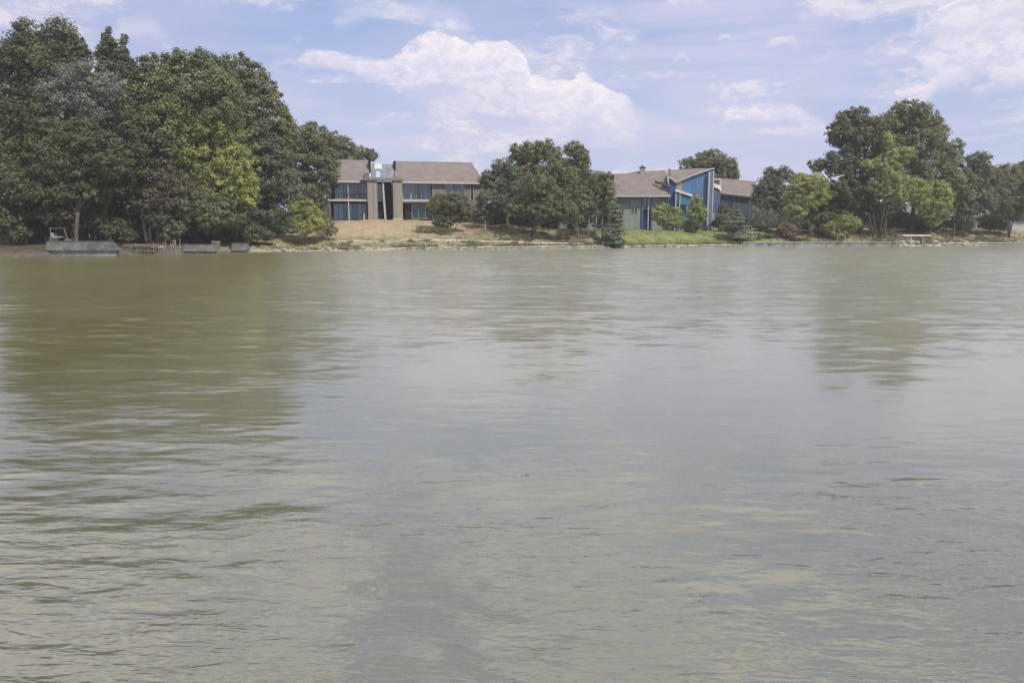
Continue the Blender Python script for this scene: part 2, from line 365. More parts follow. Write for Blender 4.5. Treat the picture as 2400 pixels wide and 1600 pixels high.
sl = t.vm('MULTIPLY', sl, t.comb(t.m('MULTIPLY', am, .45), am, 0.))
nn = t.vm('NORMALIZE', t.vm('ADD', b.outputs[0], sl)); t.put(p.inputs['Normal'], nn)
murk_refl = t.mix(t.mr(q[1], 4., 22.), (.130,.129,.090), t.mix(t.mr(t.m('ADD', q[0], t.m('MULTIPLY', q[1], .25)), -7., 3.), t.mix(t.mr(big, .35, .65), (.122,.112,.036), (.140,.126,.046)), (.238,.232,.168)))  # murk plus painted reflection: olive by the left trees, silvery under open sky
t.put(p.inputs['Base Color'], murk_refl); t.put(p.inputs['Roughness'], t.m('ADD', t.mr(q[1], 8., 26., .05, .20, False), t.mr(q[1], 26., 90., 0., .08, False))); p.inputs['IOR'].default_value = 2.25; p.inputs['Specular IOR Level'].default_value = .5
WV = []; wys = np.array([1.0, 40, 80]); 
wr = [np.full_like(xs, 1.0), np.full_like(xs, 20.), np.full_like(xs, 50.), ys(xs)-5, ys(xs)-.035]
wv = np.concatenate([np.stack([xs, y_, 0*xs], 1) for y_ in wr]); ii = (np.arange(4)[:, None]*nx+np.arange(nx-1)[None]).ravel()
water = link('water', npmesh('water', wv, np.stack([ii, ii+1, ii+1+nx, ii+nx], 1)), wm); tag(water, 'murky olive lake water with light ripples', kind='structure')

# ------------------------------------------------------------------ foliage builder
rng = np.random.default_rng(7)
def leaves(cent, rad, leaf=.34, cover=5.0, clump=(.45,.95), up=.45, flat=.75, shellp=.45):
    """cent (n,3), rad (n,3): ellipsoid boughs -> leaf quads gathered in clumps"""
    P = []; N = []; T = []
    for c, r in zip(cent, rad):
        area = math.pi*r[0]*r[2]
        nl = max(60, int(area*cover/(leaf*leaf*.30)))
        cr = np.clip(.30*min(r[0], r[2]), *clump)
        nc = max(8, int(area*2.6/(cr*cr*1.2)))
        d = rng.normal(size=(nc, 3)); d /= np.linalg.norm(d, axis=1)[:, None]
        rr = rng.random(nc)**(shellp*.7)*.98 + rng.normal(size=nc)*.05
        cc = c + d*r*rr[:, None]
        ct = rng.random(nc); cs = cr*(.6+.8*rng.random(nc))
        k = rng.integers(0, nc, nl)
        e = rng.normal(size=(nl, 3)); e /= np.linalg.norm(e, axis=1)[:, None]
        pos = cc[k] + e*(cs[k]*rng.random(nl)**.5)[:, None]*np.array([1, 1, flat])
        nrm = e*.75 + d[k]*.55 + np.array([0, 0, up]) + rng.normal(size=(nl, 3))*.45
        P.append(pos); N.append(nrm); T.append(ct[k]*.6+rng.random(nl)*.4)
    P = np.concatenate(P); N = np.concatenate(N); T = np.concatenate(T)
    N /= np.linalg.norm(N, axis=1)[:, None]
    a = np.cross(N, rng.normal(size=N.shape)); a /= np.linalg.norm(a, axis=1)[:, None]; b_ = np.cross(N, a)
    L = leaf*(.6+.8*rng.random(len(P)))[:, None]; Wd = L*.52
    v = np.stack([P-a*L*.5, P+b_*Wd*.5-N*L*.08, P+a*L*.5, P-b_*Wd*.5-N*L*.08], 1).reshape(-1, 3)
    return v, np.arange(len(v)).reshape(-1, 4), np.repeat(T, 4)
def trunk_mb(base, tops, r0, lean=None, split=.45, n=8, seed=0):
    """tapered trunk with a limb to every bough centre"""
    rd = random.Random(seed); m = MB()
    c = sum((Vector(t_) for t_ in tops), Vector())/len(tops)
    b0 = Vector((0, 0, 0)); fork = b0.lerp(c, split); fork.x += rd.uniform(-.3, .3)
    m.tube([(0,0,-.4), (0,0,.0), b0.lerp(fork, .15)+Vector((0,0,0)), b0.lerp(fork, .55)+Vector((rd.uniform(-.12,.12), 0, 0)), fork], [r0*1.5, r0*1.35, r0, r0*.85, r0*.72], n)
    for t_ in tops:
        t_ = Vector(t_); mid = fork.lerp(t_, .5)+Vector((rd.uniform(-.3,.3), rd.uniform(-.3,.3), rd.uniform(.0,.4)))
        m.tube([fork-Vector((0,0,r0*.5)), mid, t_], [r0*.5, r0*.3, r0*.08], 6)
    return m
def tree(name, label, cat, Y, bx, lobes, pal='mid', leaf=.34, cover=5.0, r0=.25, bark=None, group=None, up=.45, flat=.75, stems=None, split=.45, thick=1.0, wet=False, clump=(.45,.95)):
    yS = float(ys(at(bx, 540, Y).x)); Yo = Y
    for _ in range(8):
        if (Yo < yS+2.5) and not wet: Y = yS+3+max(0., Yo-(yS-8))*.6; yS += .7*(float(ys(at(bx, 540, Y).x))-yS)
    x = at(bx, 540, Y).x; z = hzf(x, Y); root = empty(name, (x, Y, z), label, cat, group)
    cent = []; rad = []
    for (px, py, rx, ry) in lobes:
        dy = float(rng.uniform(-.45, .45))*rx*Y/F
        c = at(px, py, Y+dy); k = (Y+dy)/F
        rz = ry*k; c.z = max(c.z, z+rz*.6)
        cent.append((c.x-x, c.y-Y, c.z-z)); rad.append((rx*k, .5*(rx+ry)*k*thick, rz))
    cent = np.array(cent); rad = np.array(rad)
    v, f, tt = leaves(cent, rad*1.04, leaf, cover*1.5, clump=clump, up=up, flat=flat)
    keep = v.reshape(-1, 4, 3)[:, :, 2].min(1) > .02
    f = np.arange(keep.sum()*4).reshape(-1, 4); v = v.reshape(-1, 4, 3)[keep].reshape(-1, 3); tt = tt.reshape(-1, 4)[keep].ravel()
    link('crown', npmesh('crown', v, f, False, tt), FM[pal], root)
    tops = [tuple(c) for c in cent]
    if stems:
        m = MB()
        for sx, tx, ty in stems:        # light separate stems: base px, top px, top py
            p0 = at(sx, 540, Y); p1 = at(tx, ty, Y)
            a = Vector((p0.x-x, 0, -.3)); b2 = Vector((p1.x-x, rng.uniform(-.4, .4), p1.z-z))
            mid = a.lerp(b2, .5)+Vector((rng.uniform(-.08,.08), 0, 0)); m.tube([a, mid, b2], [r0, r0*.75, r0*.4], 7)
    else: m = trunk_mb((0,0,0), tops, r0, split=split, seed=int(bx))
    m.build('trunk', bark or BARK, root, smooth=True)
    return root
def conifer(name, label, Y, bx, top_py, half_w, pal='teal', tiers=9, lean=0, leaf=.26, cover=5.5, low=.06, skew=None, cat='tree'):
    x = at(bx, 540, Y).x; z = hzf(x, Y); root = empty(name, (x, Y, z), label, cat)
    hgt_ = at(bx, top_py, Y).z-z; k = Y/F; cent = []; rad = []; m = MB()
    m.tube([(0,0,-.3),(0,0,hgt_*.5),(lean,0,hgt_*.97)], [.14,.09,.015], 7)
    rd = random.Random(bx)
    for i in range(tiers):
        f_ = low+(1-low)*(i+.3)/tiers; w_ = half_w*k*(1-f_)**.75*(.85+.3*rd.random())+.12
        if skew: w_ *= skew(f_)
        nb = 5 if i < tiers-2 else 2
        for j in range(nb):
            a = rd.uniform(0, 6.28); q_ = w_*.55
            cx_ = math.cos(a)*q_+lean*f_; cy_ = math.sin(a)*q_; cz_ = f_*hgt_+rd.uniform(-.1,.1)
            cent.append((cx_, cy_, cz_)); rad.append((w_*.55, w_*.55, hgt_/tiers*.42))
            m.tube([(lean*f_,0,cz_+.1),(math.cos(a)*w_*.95+lean*f_, math.sin(a)*w_*.95, cz_-.12)], [.035,.008], 5)
    v, f, tt = leaves(np.array(cent), np.array(rad), leaf, cover, clump=(.18,.4), up=.3, flat=.6)
    link('crown', npmesh('crown', v, f, False, tt), FM[pal], root)
    m.build('trunk', BARK, root, smooth=True); return root

# ------------------------------------------------------------------ houses
class House:
    def __init__(s, name, label, cat, pA, YA, pB, YB, pbase):
        A = at(pA, 500, YA); B = at(pB, 500, YB); s.th = math.atan2(B.y-A.y, B.x-A.x)
        s.ux = Vector((math.cos(s.th), math.sin(s.th), 0)); s.uy = Vector((-math.sin(s.th), math.cos(s.th), 0))
        s.O = Vector((A.x, A.y, 0)); s.O.z = 0; s.z0 = s.w(pA, pbase, 0).z; s.O.z = s.z0
        s.root = empty(name, s.O, label, cat, rz=s.th)
    def w(s, px, py, off):
        d = ray(px, py); c = Vector((0, 0, H)); P = s.O+s.uy*off
        t_ = (P-c).dot(s.uy)/d.dot(s.uy); return c+d*t_
    def __call__(s, px, py, off=0):         # photo position -> (x, z) on the plane `off` metres behind the front line
        q = s.w(px, py, off)-s.O; return (q.dot(s.ux), q.z)
    def x(s, px, off=0): return s(px, 480, off)[0]
    def z(s, py, px=None, off=0): return s(px if px else s.mid, py, off)[1]
def window(h, x0, x1, z0, z1, y, panes=3, fm=None, curt=(0, 1), mull=.05, name='window', label=None, frac=.8):
    """frame > mullions, panes; pleated curtain close behind the glass"""
    fm = fm or TRIM; fr = MB(); t_ = .07
    fr.box(x0, x1, y-.05, y+.07, z1-t_, z1); fr.box(x0, x1, y-.05, y+.07, z0, z0+t_)
    fr.box(x0, x0+t_, y-.048, y+.068, z0+t_, z1-t_); fr.box(x1-t_, x1, y-.048, y+.068, z0+t_, z1-t_)
    xsn = [x0+(x1-x0)*i/panes for i in range(panes+1)]
    for q in xsn[1:-1]: fr.box(q-mull/2, q+mull/2, y-.04, y+.06, z0+t_, z1-t_)
    f = fr.build(name, fm, h.root); 
    if label: f['label'] = label
    for i in range(panes):
        a = xsn[i]+(t_ if i == 0 else mull/2); b_ = xsn[i+1]-(t_ if i == panes-1 else mull/2)
        MB().box(a, b_, y+.0, y+.012, z0+t_, z1-t_).build('pane', GLASS, f)
    # curtains
    xx = x0+.05; rd = random.Random(int(x0*100)+int(z0*7))
    while xx < x1-.2:
        wd = min(rd.uniform(.6, 1.5), x1-.05-xx)
        if rd.random() < frac:
            m = MB(); n_ = max(6, int(wd/.06)); vs1 = []
            for i in range(n_+1):
                u = xx+wd*i/n_; yy = y+.22+.05*math.sin(i*1.9)
                vs1 += [(u, yy, z0+.05), (u, yy, z1-.05)]
            m.add(vs1, [(2*i, 2*i+2, 2*i+3, 2*i+1) for i in range(n_)])
            m.build('curtain', CURT[rd.choice(curt)], f)
        xx += wd
    return f

# --- left house -------------------------------------------------------------
h = House('lakeside_house', 'two storey beige house with broad brown roof and glazed bays on the dry mound', 'house', 784, 116.5, 1130, 121.5, 516); h.mid = 950
XL, XR = h.x(772), h.x(1128)
ze = h.z(427, 950); zb = 0; zs0, zs1 = h.z(473, 960), h.z(468.5, 960)
dep = 9.0; ZR = h(950, 379, 4.6)[1]
xt0, xt1 = h.x(862), h.x(943)
# foundation and enclosing walls (sides and back), recessed front walls
MB().box(XL-.3, XR+.2, -.5, dep+.3, -1.6, -.02).build('foundation', CONC, h.root)
m = MB(); m.box(XL, XL+.2, 0, dep, 0, ze); m.box(XL+.2, XR-.2, dep-.2, dep, 0, ze); m.box(XR-.2, XR, 0, dep, 0, ze)
m.build('wall', WALLP, h.root)
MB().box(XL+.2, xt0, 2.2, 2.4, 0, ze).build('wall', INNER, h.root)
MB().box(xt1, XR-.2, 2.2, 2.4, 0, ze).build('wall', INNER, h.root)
# right part of the right wing stands flush to the front
xw = h.x(1013)
m = MB(); xwa, xwb = h.x(1043), h.x(1090); zwb = h.z(482, 1060)
m.box(xw, xwa, 0, .2, 0, ze); m.box(xwb, XR-.2, .0, .2, 0, ze); m.box(xwa, xwb, 0, .2, 0, zwb)
m.build('wall', WALLP, h.root)
window(h, xwa+.02, xwb-.02, zwb+.02, ze-.1, .1, 3, curt=(0, 1, 3))
window(h, h.x(1103), h.x(1110), h.z(470, 1100), ze-.1, -.03, 1, curt=(3,), label='narrow dark window near the right corner')
# floors of the two balconies
MB().box(XL-.4, xt0, -.35, 2.2, zs0, zs1).build('balcony_slab', TRIM, h.root)
MB().box(xt1, xw, -.3, 2.2, zs0, zs1).build('balcony_slab', TRIM, h.root)
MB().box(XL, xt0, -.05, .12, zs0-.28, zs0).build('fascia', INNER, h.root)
MB().box(xt1, xw, -.05, .12, zs0-.28, zs0).build('fascia', WALLP, h.root)
# glazing
window(h, h.x(786, 1), h.x(860, 1), zs1+.02, ze-.08, 1.0, 6, curt=(0, 1, 3, 2), frac=.9)
window(h, h.x(781, 1), h.x(860, 1), .05, zs0-.3, 1.0, 7, curt=(3, 3, 0), fm=DARKM, frac=.8, label='dark framed ground floor glazing')
window(h, h.x(944.5, .6), h.x(964, .6), zs1+.02, ze-.1, .6, 1, curt=(0,), frac=1, label='pale teal curtained window beside the tower')
window(h, h.x(964.5, .6), h.x(1010, .6), zs1+.02, ze-.1, .6, 4, curt=(2, 0, 2), frac=.9)
window(h, h.x(965, .8), h.x(1012, .8), .25, zs0-.35, .8, 3, curt=(0, 1), frac=1)
d = MB().box(h.x(949, .8), h.x(965, .8)-.03, .8, .9, .05, h.z(480, 957, .8)).build('door', DARKM, h.root)
MB().tube([(h.x(962, .8), .76, 1.0), (h.x(962, .8), .76, 1.2)], .03, 6).build('handle', TRIM, d)
for px_ in (817.,):
    MB().box(h.x(px_)-.07, h.x(px_)+.07, -.2, -.05, 0, zs0).build('post', WHITEM, h.root)
    MB().box(h.x(px_)-.05, h.x(px_)+.05, -.2, -.07, zs1, ze-.1).build('post', WHITEM, h.root)
# balcony rail of the left upper floor
m = MB(); 
for i in range(26):
    xx = XL+(xt0-XL)*i/25.; m.box(xx-.012, xx+.012, -.3, -.27, zs1, zs1+.85)
m.box(XL, xt0, -.31, -.26, zs1+.85, zs1+.9); m.build('railing', DARKM, h.root)
# stair tower
zt = h.z(421, 900); pz = zt-.18
MB().box(xt0, h.x(885), -.7, .6, 0, pz).build('tower_wall', WALLB, h.root)
MB().box(h.x(921), xt1, -.75, .6, .35, pz).build('tower_wall', WALLB, h.root)
MB().box(h.x(920), xt1+.04, -.85, .65, 0, .33).build('tower_base', TRIM, h.root)
MB().hexa([(h.x(900),-.6,0),(h.x(904.5),-.6,0),(h.x(904.5),-.3,0),(h.x(900),-.3,0)], [(h.x(896),-.6,pz),(h.x(900),-.6,pz),(h.x(900),-.3,pz),(h.x(896),-.3,pz)]).build('post', TRIM, h.root)
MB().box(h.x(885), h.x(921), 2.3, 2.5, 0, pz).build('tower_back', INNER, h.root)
window(h, h.x(884, .2)+.02, h.x(896, .2), h.z(472, 890), pz-.5, .2, 1, curt=(2,), frac=1, fm=BLUE, label='narrow blue window between the tower walls')
MB().box(xt0-.5, xt1+.15, -1.0, .7, pz, zt+.22).build('tower_cornice', mat('cornice', (.19,.18,.175), .9, .3, 1.), h.root)
# roofs
def slope_roof(name, x0, x1, e, r, ye, yr, hip0=0, hip1=0, label=None, par=None, mt=ROOF, back=True):
    m = MB(); th = .22
    m.add([(x0,ye,e),(x1,ye,e),(x1-hip1,yr,r),(x0+hip0,yr,r),(x0,ye,e-th),(x1,ye,e-th),(x1-hip1*.9,yr,r-th*2),(x0+hip0*.9,yr,r-th*2),
           (x0,2*yr-ye,e),(x1,2*yr-ye,e)], [(0,1,2,3),(0,4,5,1),(1,5,6,2),(0,3,7,4),(2,9,8,3),(1,9,2) ,(0,3,8), (4,7,6,5)])
    o = m.build(name, mt, par or h.root)
    if label: o['label'] = label
    return o
e1 = ze+.0; ye = -.55
x_g0, x_g1 = h.x(867, 2.), h.x(926, 2.)
r1 = slope_roof('roof', XL-.6, x_g0, e1+.12, ZR, ye, 4.6)
r2 = slope_roof('roof', x_g1, XR+.5, e1+.12, ZR, ye, 4.6, 0, h.x(1130)-h.x(1112, 4.6)+h.x(1112,4.6)-h.x(1112), None)
MB().box(XL-.6, xt0, ye-.06, ye, e1-.22, e1+.1).build('gutter', TRIM, r1)
MB().box(xt1, XR+.5, ye-.06, ye, e1-.22, e1+.1).build('gutter', TRIM, r2)
MB().box(XL-.5, h.x(865, 4.6), 4.5, 4.7, ZR-.02, ZR+.08).build('ridge_cap', TRIM, r1)
MB().box(h.x(928, 4.6), h.x(1111, 4.6), 4.5, 4.7, ZR-.02, ZR+.08).build('ridge_cap', TRIM, r2)
# black party fins either side of the glazed gap and the glass gable between
zf0, zf1 = h.z(404, 868, 2.5), h.z(379, 868, 3.5)+.1
MB().box(h.x(866.5,3), h.x(871.5,3), 2.2, 4.6, zf0, zf1).build('roof_fin', DARKM, h.root)
MB().box(h.x(925,3), h.x(929,3), 2.2, 4.6, zf0, zf1).build('roof_fin', DARKM, h.root)
ga = h.x(872, 3); gb = h.x(925, 3); gz0 = zt+.2; gz1 = h.z(383, 900, 3.2)
sk = MB().hexa([(ga,.8,gz0),(gb,.8,gz0),(gb,4.6,gz0),(ga,4.6,gz0)], [(ga+.25,3.0,gz1),(gb-.1,3.2,gz1-.15),(gb-.1,4.4,gz1-.15),(ga+.25,4.4,gz1)]).build('skylight', mat('skylight_slate', (.17,.18,.20), .35, .3, 1.5, spec=.6), h.root)
def lerp3(a, b_, t_): return tuple(a[i]+(b_[i]-a[i])*t_ for i in range(3))
c00, c10, c11, c01 = (ga,.8,gz0), (gb,.8,gz0), (gb-.1,3.2,gz1-.15), (ga+.25,3.0,gz1)
for u0, u1, v0, v1, mt_ in ((.17,.36,.06,.48,'glass'), (.10,.45,.62,.98,'white')):
    q = [lerp3(lerp3(c00, c10, u), lerp3(c01, c11, u), v) for u, v in ((u0,v0),(u1,v0),(u1,v1),(u0,v1))]
    q2 = [(a[0], a[1]-.03, a[2]+.03) for a in q]
    MB().hexa([q[0], q[1], q2[1], q2[0]], [q[3], q[2], q2[2], q2[3]]).build('skylight_pane' if mt_ == 'glass' else 'pale_peak', mat('sky_pane', (.30,.45,.55), .1, .1, spec=.9) if mt_ == 'glass' else WHITEM, sk)  # white patch added as a pale peak on the skylight
MB().box(h.x(856), h.x(867), -.2, 1.4, ze+.5, ze+1.3).build('chimney_base', mat('chimney_board', (.16,.145,.14), .9, .3, 2.), h.root)
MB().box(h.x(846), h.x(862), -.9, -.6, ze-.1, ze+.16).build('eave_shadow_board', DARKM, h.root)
# a pale post stone by the corner of the glazing
g_ = empty('stone_pedestal', h.O+h.ux*h.x(852)+h.uy*-.8+Vector((0,0,-.1)), 'small pale carved stone pedestal standing in front of the dark ground floor glass', 'pedestal')
MB().box(-.22,.22,-.22,.22,0,.12).build('base', CONCP, g_); MB().tube([(0,0,.12),(0,0,.5),(0,0,1.0),(0,0,1.15)], [.13,.10,.12,.2], 8).build('shaft', CONCP, g_)

# --- right house --------------------------------------------------------------
h = House('blue_gabled_house', 'brown roofed house with tall slanting blue board wing on the green lawn', 'house', 1425, 128, 1672, 128, 541); h.mid = 1550
zE = h.z(459, 1500); zR0 = h(1500, 403, 5.)[1]
XA, XB, XC = h.x(1395), h.x(1568), h.x(1671)
MB().box(XA-8, XC+.3, -.2, 10.3, -1.2, .03).build('foundation', CONC, h.root)
m = MB(); m.box(XA-8, XB, 9.8, 10, 0, zE); m.box(XA-8, XA-7.8, 0, 9.8, 0, zE); m.build('wall', WALLB, h.root)
xa, xb_, xc_ = h.x(1470), h.x(1505), h.x(1531)
WT = boards('wall_boards_sage', (.22,.25,.225), .4)
MB().box(XA-7.8, xb_, .6, .8, 0, zE).build('wall', WT, h.root)
MB().box(xc_, XB, .5, .7, 0, zE).build('wall', WALLB, h.root)
MB().box(xb_, xc_, 1.6, 1.8, 0, zE).build('wall', BLUED, h.root)
window(h, xb_+.05, h.x(1519), h.z(487, 1510), zE-.1, 1.0, 2, curt=(0, 1, 2), frac=1, fm=BLUE)
window(h, h.x(1519.5), xc_-.05, h.z(487, 1510), zE-.1, 1.0, 1, curt=(1,), frac=1)
MB().box(xb_+.02, xc_-.02, .9, 1.5, h.z(490, 1510)-.05, h.z(487, 1510)-.03).build('balcony_slab', TRIM, h.root)
MB().box(h.x(1509), h.x(1516), 1.2, 1.3, .03, 2.1).build('door', BLUED, h.root)
for p_ in (1507, 1521, 1529): MB().box(h.x(p_)-.08, h.x(p_)+.08, .3, .5, .03, zE-.1).build('post', BLUE if p_ != 1521 else TRIM, h.root)
window(h, h.x(1480), h.x(1496), h.z(500, 1490), h.z(470, 1490), .55, 2, curt=(0, 1))
# big left roof: eave level, ridge climbing to the right
m = MB(); e0 = zE
pl = [(1395, 408), (1440, 407.5), (1470, 406), (1490, 402), (1560, 399), (1640, 395.5), (1663, 396)]
rdg = [(h(px_, py_, 5.)[0], 5., h(px_, py_, 5.)[1]) for px_, py_ in pl]
xe = [XA-6, h.x(1440), h.x(1470), h.x(1500), XB, XB, XB]
rdg[0] = (XA-8, 5., rdg[0][2]-.1)
ev = [(XA-8.3, -.6, e0), (h.x(1440), -.6, e0), (h.x(1470), -.6, e0), (h.x(1500), -.6, e0), (XB+.1, -.6, e0)]
vv = ev+rdg[:5]
n_ = 5
bk = [(q[0], 10.6, e0) for q in ev]
dn = [(q[0], q[1], q[2]-.22) for q in ev]
m.add(vv+bk+dn, [(i, i+1, n_+i+1, n_+i) for i in range(4)]+[(n_+i, n_+i+1, 2*n_+i+1, 2*n_+i) for i in range(4)]+[(3*n_+i, 3*n_+i+1, i+1, i) for i in range(4)]+[(0, n_, 2*n_)])
rf = m.build('roof', ROOF, h.root)
MB().box(XA-8.3, XB+.1, -.66, -.6, e0-.22, e0+.03).build('gutter', TRIM, rf)
# upper roof behind the slanted wing, down to the valley
def Q(px_, py_, off): a = h(px_, py_, off); return (a[0], off, a[1])
vy = Q(1583, 427, -.3)
m = MB(); T0, T1, T2 = Q(1566, 399, 5.), Q(1640, 394.5, 5.), Q(1672, 395.5, 4.6)
lo0, lo1, lo2 = Q(1566, 417, -.35), vy, Q(1668, 396.5, -.4)
m.add([T0, T1, T2, lo0, lo1, lo2, Q(1625, 410, -.4)], [(3, 4, 0), (4, 1, 0), (4, 6, 1), (6, 5, 1), (5, 2, 1)])
m.build('roof', ROOF, h.root)
def trimline(a, b_, r_=.11, mt=TRIM, name='roof_trim', par=None):
    return MB().tube([a, b_], r_, 5).build(name, mt, par or h.root)
trimline(Q(1564, 417, -.5), Q(1572, 418, -.5)); trimline(Q(1572, 418, -.5), Q(1584, 427.5, -.5)); trimline(Q(1584, 427.5, -.5), Q(1625, 411, -.5), .12); trimline(Q(1625, 411, -.5), Q(1668, 396, -.5), .13)
trimline(Q(1668, 396, -.5), Q(1674, 395.5, 4.6), .12)
# blue blocks
def slab(name, pts, off, th_, mt, batten=None, par=None):
    pz_ = [h(px_, py_, off) for px_, py_ in pts]
    m = MB(); m.prism(pz_, off, off+th_)
    if batten:
        x0 = min(q[0] for q in pz_); x1 = max(q[0] for q in pz_); xx = x0+batten*.5
        while xx < x1:
            zz = []
            for i in range(len(pz_)):
                (ax, az), (bx_, bz_) = pz_[i], pz_[(i+1) % len(pz_)]
                if (ax-xx)*(bx_-xx) < 0: zz.append(az+(bz_-az)*(xx-ax)/(bx_-ax))
            if len(zz) >= 2 and max(zz)-min(zz) > .15: m.box(xx-.03, xx+.03, off-.035, off-.002, min(zz)+.04, max(zz)-.05)
            xx += batten
    return m.build(name, mt, par or h.root)
slab('wall', [(1568, 541), (1584, 541), (1584, 427.5), (1572, 419), (1568, 418)], -.2, .2, BLUED, .45)
slab('wall', [(1584.5, 448), (1600, 452), (1600, 422.5), (1584.5, 428.5)], -.1, .2, WALLB)
slab('wall', [(1600.3, 541), (1671, 541), (1671, 399), (1667, 398.5), (1625, 412), (1600.3, 422)], -.12, .2, BLUE, .5)
slab('wall', [(1585, 541), (1599.9, 541), (1599.9, 453), (1585, 449)], -.05, .2, BLUED, .45)
# lean-to over the entrance
m = MB(); a0, a1, b0_, b1_ = Q(1584, 446, -.12), Q(1622, 458, -.12), Q(1582, 449, -1.4), Q(1624, 462, -1.4)
m.hexa([b0_, b1_, a1, a0], [(q[0], q[1], q[2]+.14) for q in (b0_, b1_, a1, a0)]); m.build('porch_roof', TRIM, h.root)
slab('porch_wall', [(1586, 480), (1618, 480), (1618, 463), (1586, 453)], -1.1, .12, mat('teal_paint', (.06,.20,.26), .7, .2), .4)
for p_ in (1583.5, 1593): MB().box(h.x(p_, -1.3)-.07, h.x(p_, -1.3)+.07, -1.35, -1.2, 0, h.z(455, 1590)).build('post', WHITEM if p_ < 1590 else TRIM, h.root)
window(h, h.x(1597), h.x(1610), h.z(500, 1600), h.z(472, 1600), -.2, 2, curt=(3, 0), fm=TRIM)
window(h, h.x(1628), h.x(1650), h.z(520, 1640), h.z(480, 1640), -.2, 3, curt=(3, 2), fm=TRIM)
# tall corner posts with a bay between
for p_, mt_, w_ in ((1659.5, TRIM, .13), (1664.5, BLUE, .20), (1669.5, TRIM, .10)):
    q = h.x(p_, -.7); MB().box(q-w_, q+w_, -.85, -.6, -.3, h.z(401 if p_ > 1662 else 403, p_, -.7)).build('corner_post', mt_, h.root)
m = MB(); q = h.x(1676, -.7); m.hexa([(q,-.85,-.3),(q+.16,-.85,-.3),(q+.16,-.7,-.3),(q,-.7,-.3)], [(q-.3,-.85,h.z(500,1674,-.7)),(q-.14,-.85,h.z(500,1674,-.7)),(q-.14,-.7,h.z(500,1674,-.7)),(q-.3,-.7,h.z(500,1674,-.7))]); m.build('brace', WHITEM, h.root)
# right lower blue block and small roof
slab('wall', [(1671.5, 500), (1684, 500), (1690, 450), (1671.5, 441)], .6, .25, boards('wall_boards_slate', (.10,.13,.22), .4), .45)
m = MB(); a0, a1, b0_, b1_ = Q(1670, 437, .4), Q(1692, 448, .4), Q(1670, 431, 3.4), Q(1688, 436, 3.4)
m.hexa([a0, a1, b1_, b0_], [(q[0], q[1], q[2]+.13) for q in (a0, a1, b1_, b0_)]); m.build('roof', TRIM, h.root)
slab('wall', [(1672, 436), (1687, 441), (1687, 419), (1672, 419)], 3.6, .2, mat('dim_gable', (.17,.14,.14), .9, .3), None)
slab('roof', [(1671, 423), (1689, 423), (1689, 418), (1671, 418)], 3.4, .2, TRIM)
# right wing
m = MB(); p0, p1, p2, p3 = Q(1688, 452, 2.), Q(1764, 461, 2.), Q(1774, 425.5, 6.5), Q(1687, 418, 6.5)
m.add([p0, p1, p2, p3, (p0[0],11,p0[2]), (p1[0]+1,11,p1[2])]+[(q[0],q[1],q[2]-.25) for q in (p0, p1)], [(0,1,2,3),(3,2,5,4),(6,7,1,0),(1,5,2)])
rw = m.build('roof', ROOF, h.root); trimline(p0, p3, .12, par=rw); trimline(p0, p1, .08, par=rw)
m = MB(); wz = Q(1700, 456, 2.6)
m.box(Q(1688, 456, 2.6)[0], Q(1764, 458, 2.6)[0], 2.6, 2.8, 0, Q(1730, 459, 2.6)[2]); m.build('wall', WALLV, h.root)
MB().box(Q(1764, 458, 2.6)[0]-.2, Q(1764, 458, 2.6)[0], 2.8, 10.5, 0, Q(1730, 459, 2.6)[2]).build('wall', WALLP, h.root)
window(h, h.x(1700, 2.5), h.x(1716, 2.5), h.z(500, 1700, 2.5), h.z(470, 1700, 2.5), 2.5, 2, curt=(3,), fm=DARKM)
# chimneys and vents
for (px_, py0, py1, wx_) in ((1505.5, 407, 391, .42),):
    a = Q(px_, py0, 4.7); b_ = Q(px_, py1, 4.7)
    c_ = MB().box(a[0]-wx_, a[0]+wx_, 4.3, 5.1, a[2]-.4, b_[2]-.25).build('chimney', mat('brick_pale', (.30,.26,.25), .9, .3, 4.), h.root)
    MB().box(a[0]-wx_-.1, a[0]+wx_+.1, 4.2, 5.2, b_[2]-.25, b_[2]-.1).build('chimney_cap', DARKM, c_)
    MB().tube([(a[0],4.7,b_[2]-.1),(a[0]-.08,4.7,b_[2]+.25)], [.28,.2], 8).build('chimney_pot', WOODG, c_)
a = Q(1568.5, 416, 1.); b_ = Q(1568.5, 396, 1.)
MB().box(a[0]-.18, a[0]+.18, .8, 1.2, a[2]-.2, b_[2]).build('chimney', WOODG, h.root)
MB().box(a[0]-.42, a[0]-.2, .8, 1.1, a[2]-.2, b_[2]-.35).build('chimney', TRIM, h.root)
MB().tube([Q(1536, 426, 1.4), Q(1547, 430, .9), Q(1561, 438, .2)], [.26, .18, .22], 7).build('roof_pipe', mat('pipe_dark', (.06,.055,.055), .8, .3), h.root)
MB().tube([Q(1536, 427, 1.4), Q(1537.5, 418, 1.4)], [.05, .03], 5).build('roof_vent', DARKM, h.root)

